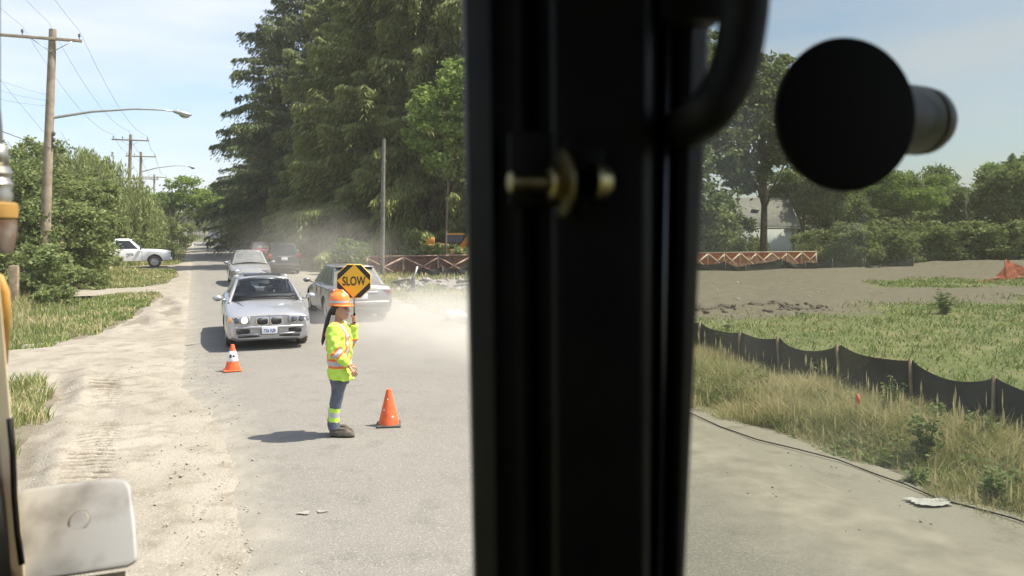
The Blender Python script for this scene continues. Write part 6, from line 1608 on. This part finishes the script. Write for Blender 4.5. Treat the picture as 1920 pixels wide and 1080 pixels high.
for s in (0, 1):
    y0, y1 = (-o_, DW / 2) if s == 0 else (DW + o_, DW / 2); z0 = HE - o_ * k_ + .05; z1 = HR + .05
    mb.loft([[(-LW - .4, y0, z0), (.4, y0, z0), (.4, y1, z1), (-LW - .4, y1, z1)], [(-LW - .4, y0, z0 + .14), (.4, y0, z0 + .14), (.4, y1, z1 + .14), (-LW - .4, y1, z1 + .14)]])
rf = mb.build('roof', M['shingle'], hs)
mb = MB(); mb.box((-LW / 2, -.49, HE - .33), (LW + .8, .06, .20)); mb.box((-.06, -.03, HE / 2 - .2), (.14, .07, HE)); mb.build('white_trim', M['whitepaint'], hs)
mb = MB(); mb.box((-3.1, DW * .22, HE + .22 * DW * k_ + .30), (.6, .5, .18)); mb.build('skylight', M['whitepaint'], rf)
# orange machine glimpsed through the trunks
p = gp(832, 46.8)
om = thing('orange_excavator', 'orange machine glimpsed between the trunks above the red fence', 'excavator', (p[0], p[1], 0), R(184), None, .80)
for px_, d_, s_, lb_ in ((775, 45.0, .55, 'dark shrub behind the faded red fence by the grey pole'), (806, 45.2, .62, 'shrub hiding the tracks of the orange machine'), (846, 45.2, .60, 'shrub behind the red fence close to the window pillar')): place(copy_tree(bsh), gp(px_, d_), px_, s_, lb_)
M['excorange'] = mat('machine_orange', (.58, .27, .05), .6, col2=(.42, .19, .04), ns=3)
mb = MB()
for s in (-1, 1): mb.tube([(-1.6, s * 1.0, .45), (-1.2, s * 1.0, .72), (1.2, s * 1.0, .72), (1.6, s * 1.0, .45)], .32, 8); mb.box((0, s * 1.0, .4), (3.2, .5, .75))
mb.build('crawler_track', M['rubber'], om)
mb = MB(); mb.box((0, 0, 1.25), (2.9, 2.3, .75)); mb.box((.55, .1, 1.75), (1.9, 2.0, .5)); bevel(mb.build('body', M['excorange'], om), .08)
mb = MB(); mb.box((-.85, -.6, 2.05), (1.2, 1.0, 1.2)); cb = bevel(mb.build('cab', M['glass'], om), .05)
mb = MB(); mb.box((-.85, -.6, 2.70), (1.35, 1.15, .16)); bevel(mb.build('roof', M['excorange'], cb), .04)
mb = MB(); mb.box((1.2, 0, 2.25), (1.1, 1.9, .4)); bevel(mb.build('engine_cover', M['excorange'], om), .08)
mb = MB(); mb.tube([(-1.2, .3, 1.6), (-2.4, .3, 3.1), (-3.6, .3, 3.0)], [.24, .26, .2], 4); mb.build('boom', M['excorange'], om)
mb = MB(); mb.tube([(-3.5, .3, 3.1), (-3.9, .3, 1.2)], [.2, .14], 4); am_ = mb.build('arm', M['excorange'], om)
mb = MB(); mb.loft([[(-4.3, -.15, .9), (-3.6, -.15, 1.3), (-3.4, -.15, .5), (-4.0, -.15, .2)], [(-4.3, .75, .9), (-3.6, .75, 1.3), (-3.4, .75, .5), (-4.0, .75, .2)]]); mb.build('bucket', M['steel'], am_)
# far end of the road: pale house, gate, vehicles
p = gp(370, 205)
fh = thing('far_house', 'pale pink roofed house closing the far end of the road', 'house', (p[0], p[1], 0), R(12))
mb = MB(); mb.loft([[(-6, 0, 0), (6, 0, 0), (6, 7, 0), (-6, 7, 0)], [(-6, 0, 2.6), (6, 0, 2.6), (6, 7, 2.6), (-6, 7, 2.6)]]); mb.build('wall', mat('cream_wall', (.55, .50, .42), .8), fh)
mb = MB(); mb.loft([[(-6.6, -.6, 2.6), (6.6, -.6, 2.6), (6.6, 7.6, 2.6), (-6.6, 7.6, 2.6)], [(-2.4, 3.3, 4.2), (2.4, 3.3, 4.2), (2.4, 3.7, 4.2), (-2.4, 3.7, 4.2)]]); rf = mb.build('roof', mat('pink_tiles', (.42, .27, .22), .9, col2=(.5, .36, .3), ns=2), fh)
mb = MB(); mb.loft([[(-.2, -.8, 2.5), (2.8, -.8, 2.5), (2.8, 2, 2.5), (-.2, 2, 2.5)], [(1.2, -.8, 5.0), (1.4, -.8, 5.0), (1.4, 2, 5.0), (1.2, 2, 5.0)]]); mb.build('gable', M['conewhite'], rf)
for x in (-4.5, -2.2, 4.0):
    mb = MB(); mb.box((x, -.04, 1.4), (1.3, .1, 1.3)); mb.build('window', M['glass'], fh)
p = gp(374, 172)
gt = thing('gate_fence', 'dark open rail gate across the far end of the road', 'gate', (p[0], p[1], 0), RA)
for k in range(11): mb = MB(); mb.box((-5 + k, 0, .9), (.12, .12, 1.9)); mb.build('post', M['greywood'], gt)
for z in (.4, 1.0, 1.7): mb = MB(); mb.box((0, -.08, z), (10.2, .05, .10)); mb.build('rail', M['greywood'], gt)
def boxtruck(label, p, rz, m, cat='truck', s=1.0):
    t = thing('box_truck', label, cat, (p[0], p[1], 0), rz, None, s)
    mb = MB(); mb.box((-.6, 0, 1.75), (3.6, 2.0, 2.3)); bevel(mb.build('cargo_box', m, t), .04)
    mb = MB(); mb.loft([[(1.3, -.9, .5), (2.7, -.9, .5), (2.7, .9, .5), (1.3, .9, .5)], [(1.3, -.9, 1.3), (2.7, -.9, 1.2), (2.7, .9, 1.2), (1.3, .9, 1.3)], [(1.3, -.8, 2.1), (2.0, -.8, 2.1), (2.0, .8, 2.1), (1.3, .8, 2.1)]]); cb = mb.build('cab', m, t)
    mb = MB(); mb.add([(2.72, -.75, 1.26), (2.72, .75, 1.26), (2.06, .7, 2.05), (2.06, -.7, 2.05)], [[0, 1, 2, 3]]); mb.build('windscreen', M['glass'], cb)
    for x in (-1.5, 1.9):
        for y in (-.85, .85): wheel(t, x, y, .38, .24, 6)
    mb = MB(); mb.box((-.3, 0, .5), (4.4, .8, .2)); mb.build('chassis', M['trimblack'], t)
    return t
boxtruck('grey white box truck standing far along the road on the right', gp(401, 150), AWAY, mat('grey_truck', (.42, .44, .45), .6, col2=(.3, .31, .32), ns=2))
boxtruck('small white van far along the road on the left', gp(335, 138), AWAY + R(20), M['whitepaint'], 'van', .8)

# ------------------------------------------------------------------ dust thrown up by the moving cars
def dust(label, c, rad, dens, col=(.92, .89, .82), ns=.8, rz=0.0):
    m = bpy.data.materials.new('airborne_dust'); m.use_nodes = True; t = m.node_tree; t.nodes.remove(t.nodes['Principled BSDF'])
    vol = t.nodes.new('ShaderNodeVolumePrincipled'); vol.inputs['Color'].default_value = (*col, 1); vol.inputs['Anisotropy'].default_value = .2
    tc = t.nodes.new('ShaderNodeTexCoord'); ln_ = t.nodes.new('ShaderNodeVectorMath'); ln_.operation = 'LENGTH'
    n = t.nodes.new('ShaderNodeTexNoise'); n.inputs['Scale'].default_value = ns * 3; n.inputs['Detail'].default_value = 3
    mr = t.nodes.new('ShaderNodeMapRange'); mr.inputs['From Min'].default_value = 1.0; mr.inputs['From Max'].default_value = .25; mr.inputs['To Max'].default_value = 1
    mr.interpolation_type = 'SMOOTHSTEP'
    m2_ = t.nodes.new('ShaderNodeMapRange'); m2_.inputs['From Min'].default_value = .33; m2_.inputs['From Max'].default_value = .68; m2_.inputs['To Min'].default_value = .25
    mu = t.nodes.new('ShaderNodeMath'); mu.operation = 'MULTIPLY'; mu2 = t.nodes.new('ShaderNodeMath'); mu2.operation = 'MULTIPLY'; mu2.inputs[1].default_value = dens
    t.links.new(tc.outputs['Object'], ln_.inputs[0]); t.links.new(ln_.outputs['Value'], mr.inputs['Value']); t.links.new(tc.outputs['Object'], n.inputs['Vector']); t.links.new(n.outputs['Fac'], m2_.inputs['Value'])
    t.links.new(mr.outputs[0], mu.inputs[0]); t.links.new(m2_.outputs[0], mu.inputs[1]); t.links.new(mu.outputs[0], mu2.inputs[0]); t.links.new(mu2.outputs[0], vol.inputs['Density'])
    t.links.new(vol.outputs[0], t.nodes['Material Output'].inputs['Volume'])
    mb = MB(); mb.ball((0, 0, 0), 1.0, 20, 12)
    o = mb.build('dust_cloud', m, None, True, kind='stuff'); o.location = c; o.scale = rad; o.rotation_euler = (0, 0, rz)
    if label: o['label'] = label
    return o
dust(None, uv(5.6, 17.0, .28), (3.9, 6.8, 1.25), .44, rz=RA)
dust(None, uv(5.0, 36.0, 1.2), (4.5, 9.0, 2.7), .046, (.90, .86, .78), rz=RA)

# ------------------------------------------------------------------ dusty summer air
mb = MB(); mb.box((0, 150, 20), (420, 420, 46))
hz_ = mb.build('haze', bpy.data.materials.new('haze'), kind='stuff')
hm = hz_.data.materials[0]; hm.use_nodes = True; t = hm.node_tree; t.nodes.remove(t.nodes['Principled BSDF'])
vol = t.nodes.new('ShaderNodeVolumePrincipled'); vol.inputs['Color'].default_value = (.95, .93, .88, 1); vol.inputs['Density'].default_value = .0005
t.links.new(vol.outputs[0], t.nodes['Material Output'].inputs['Volume'])
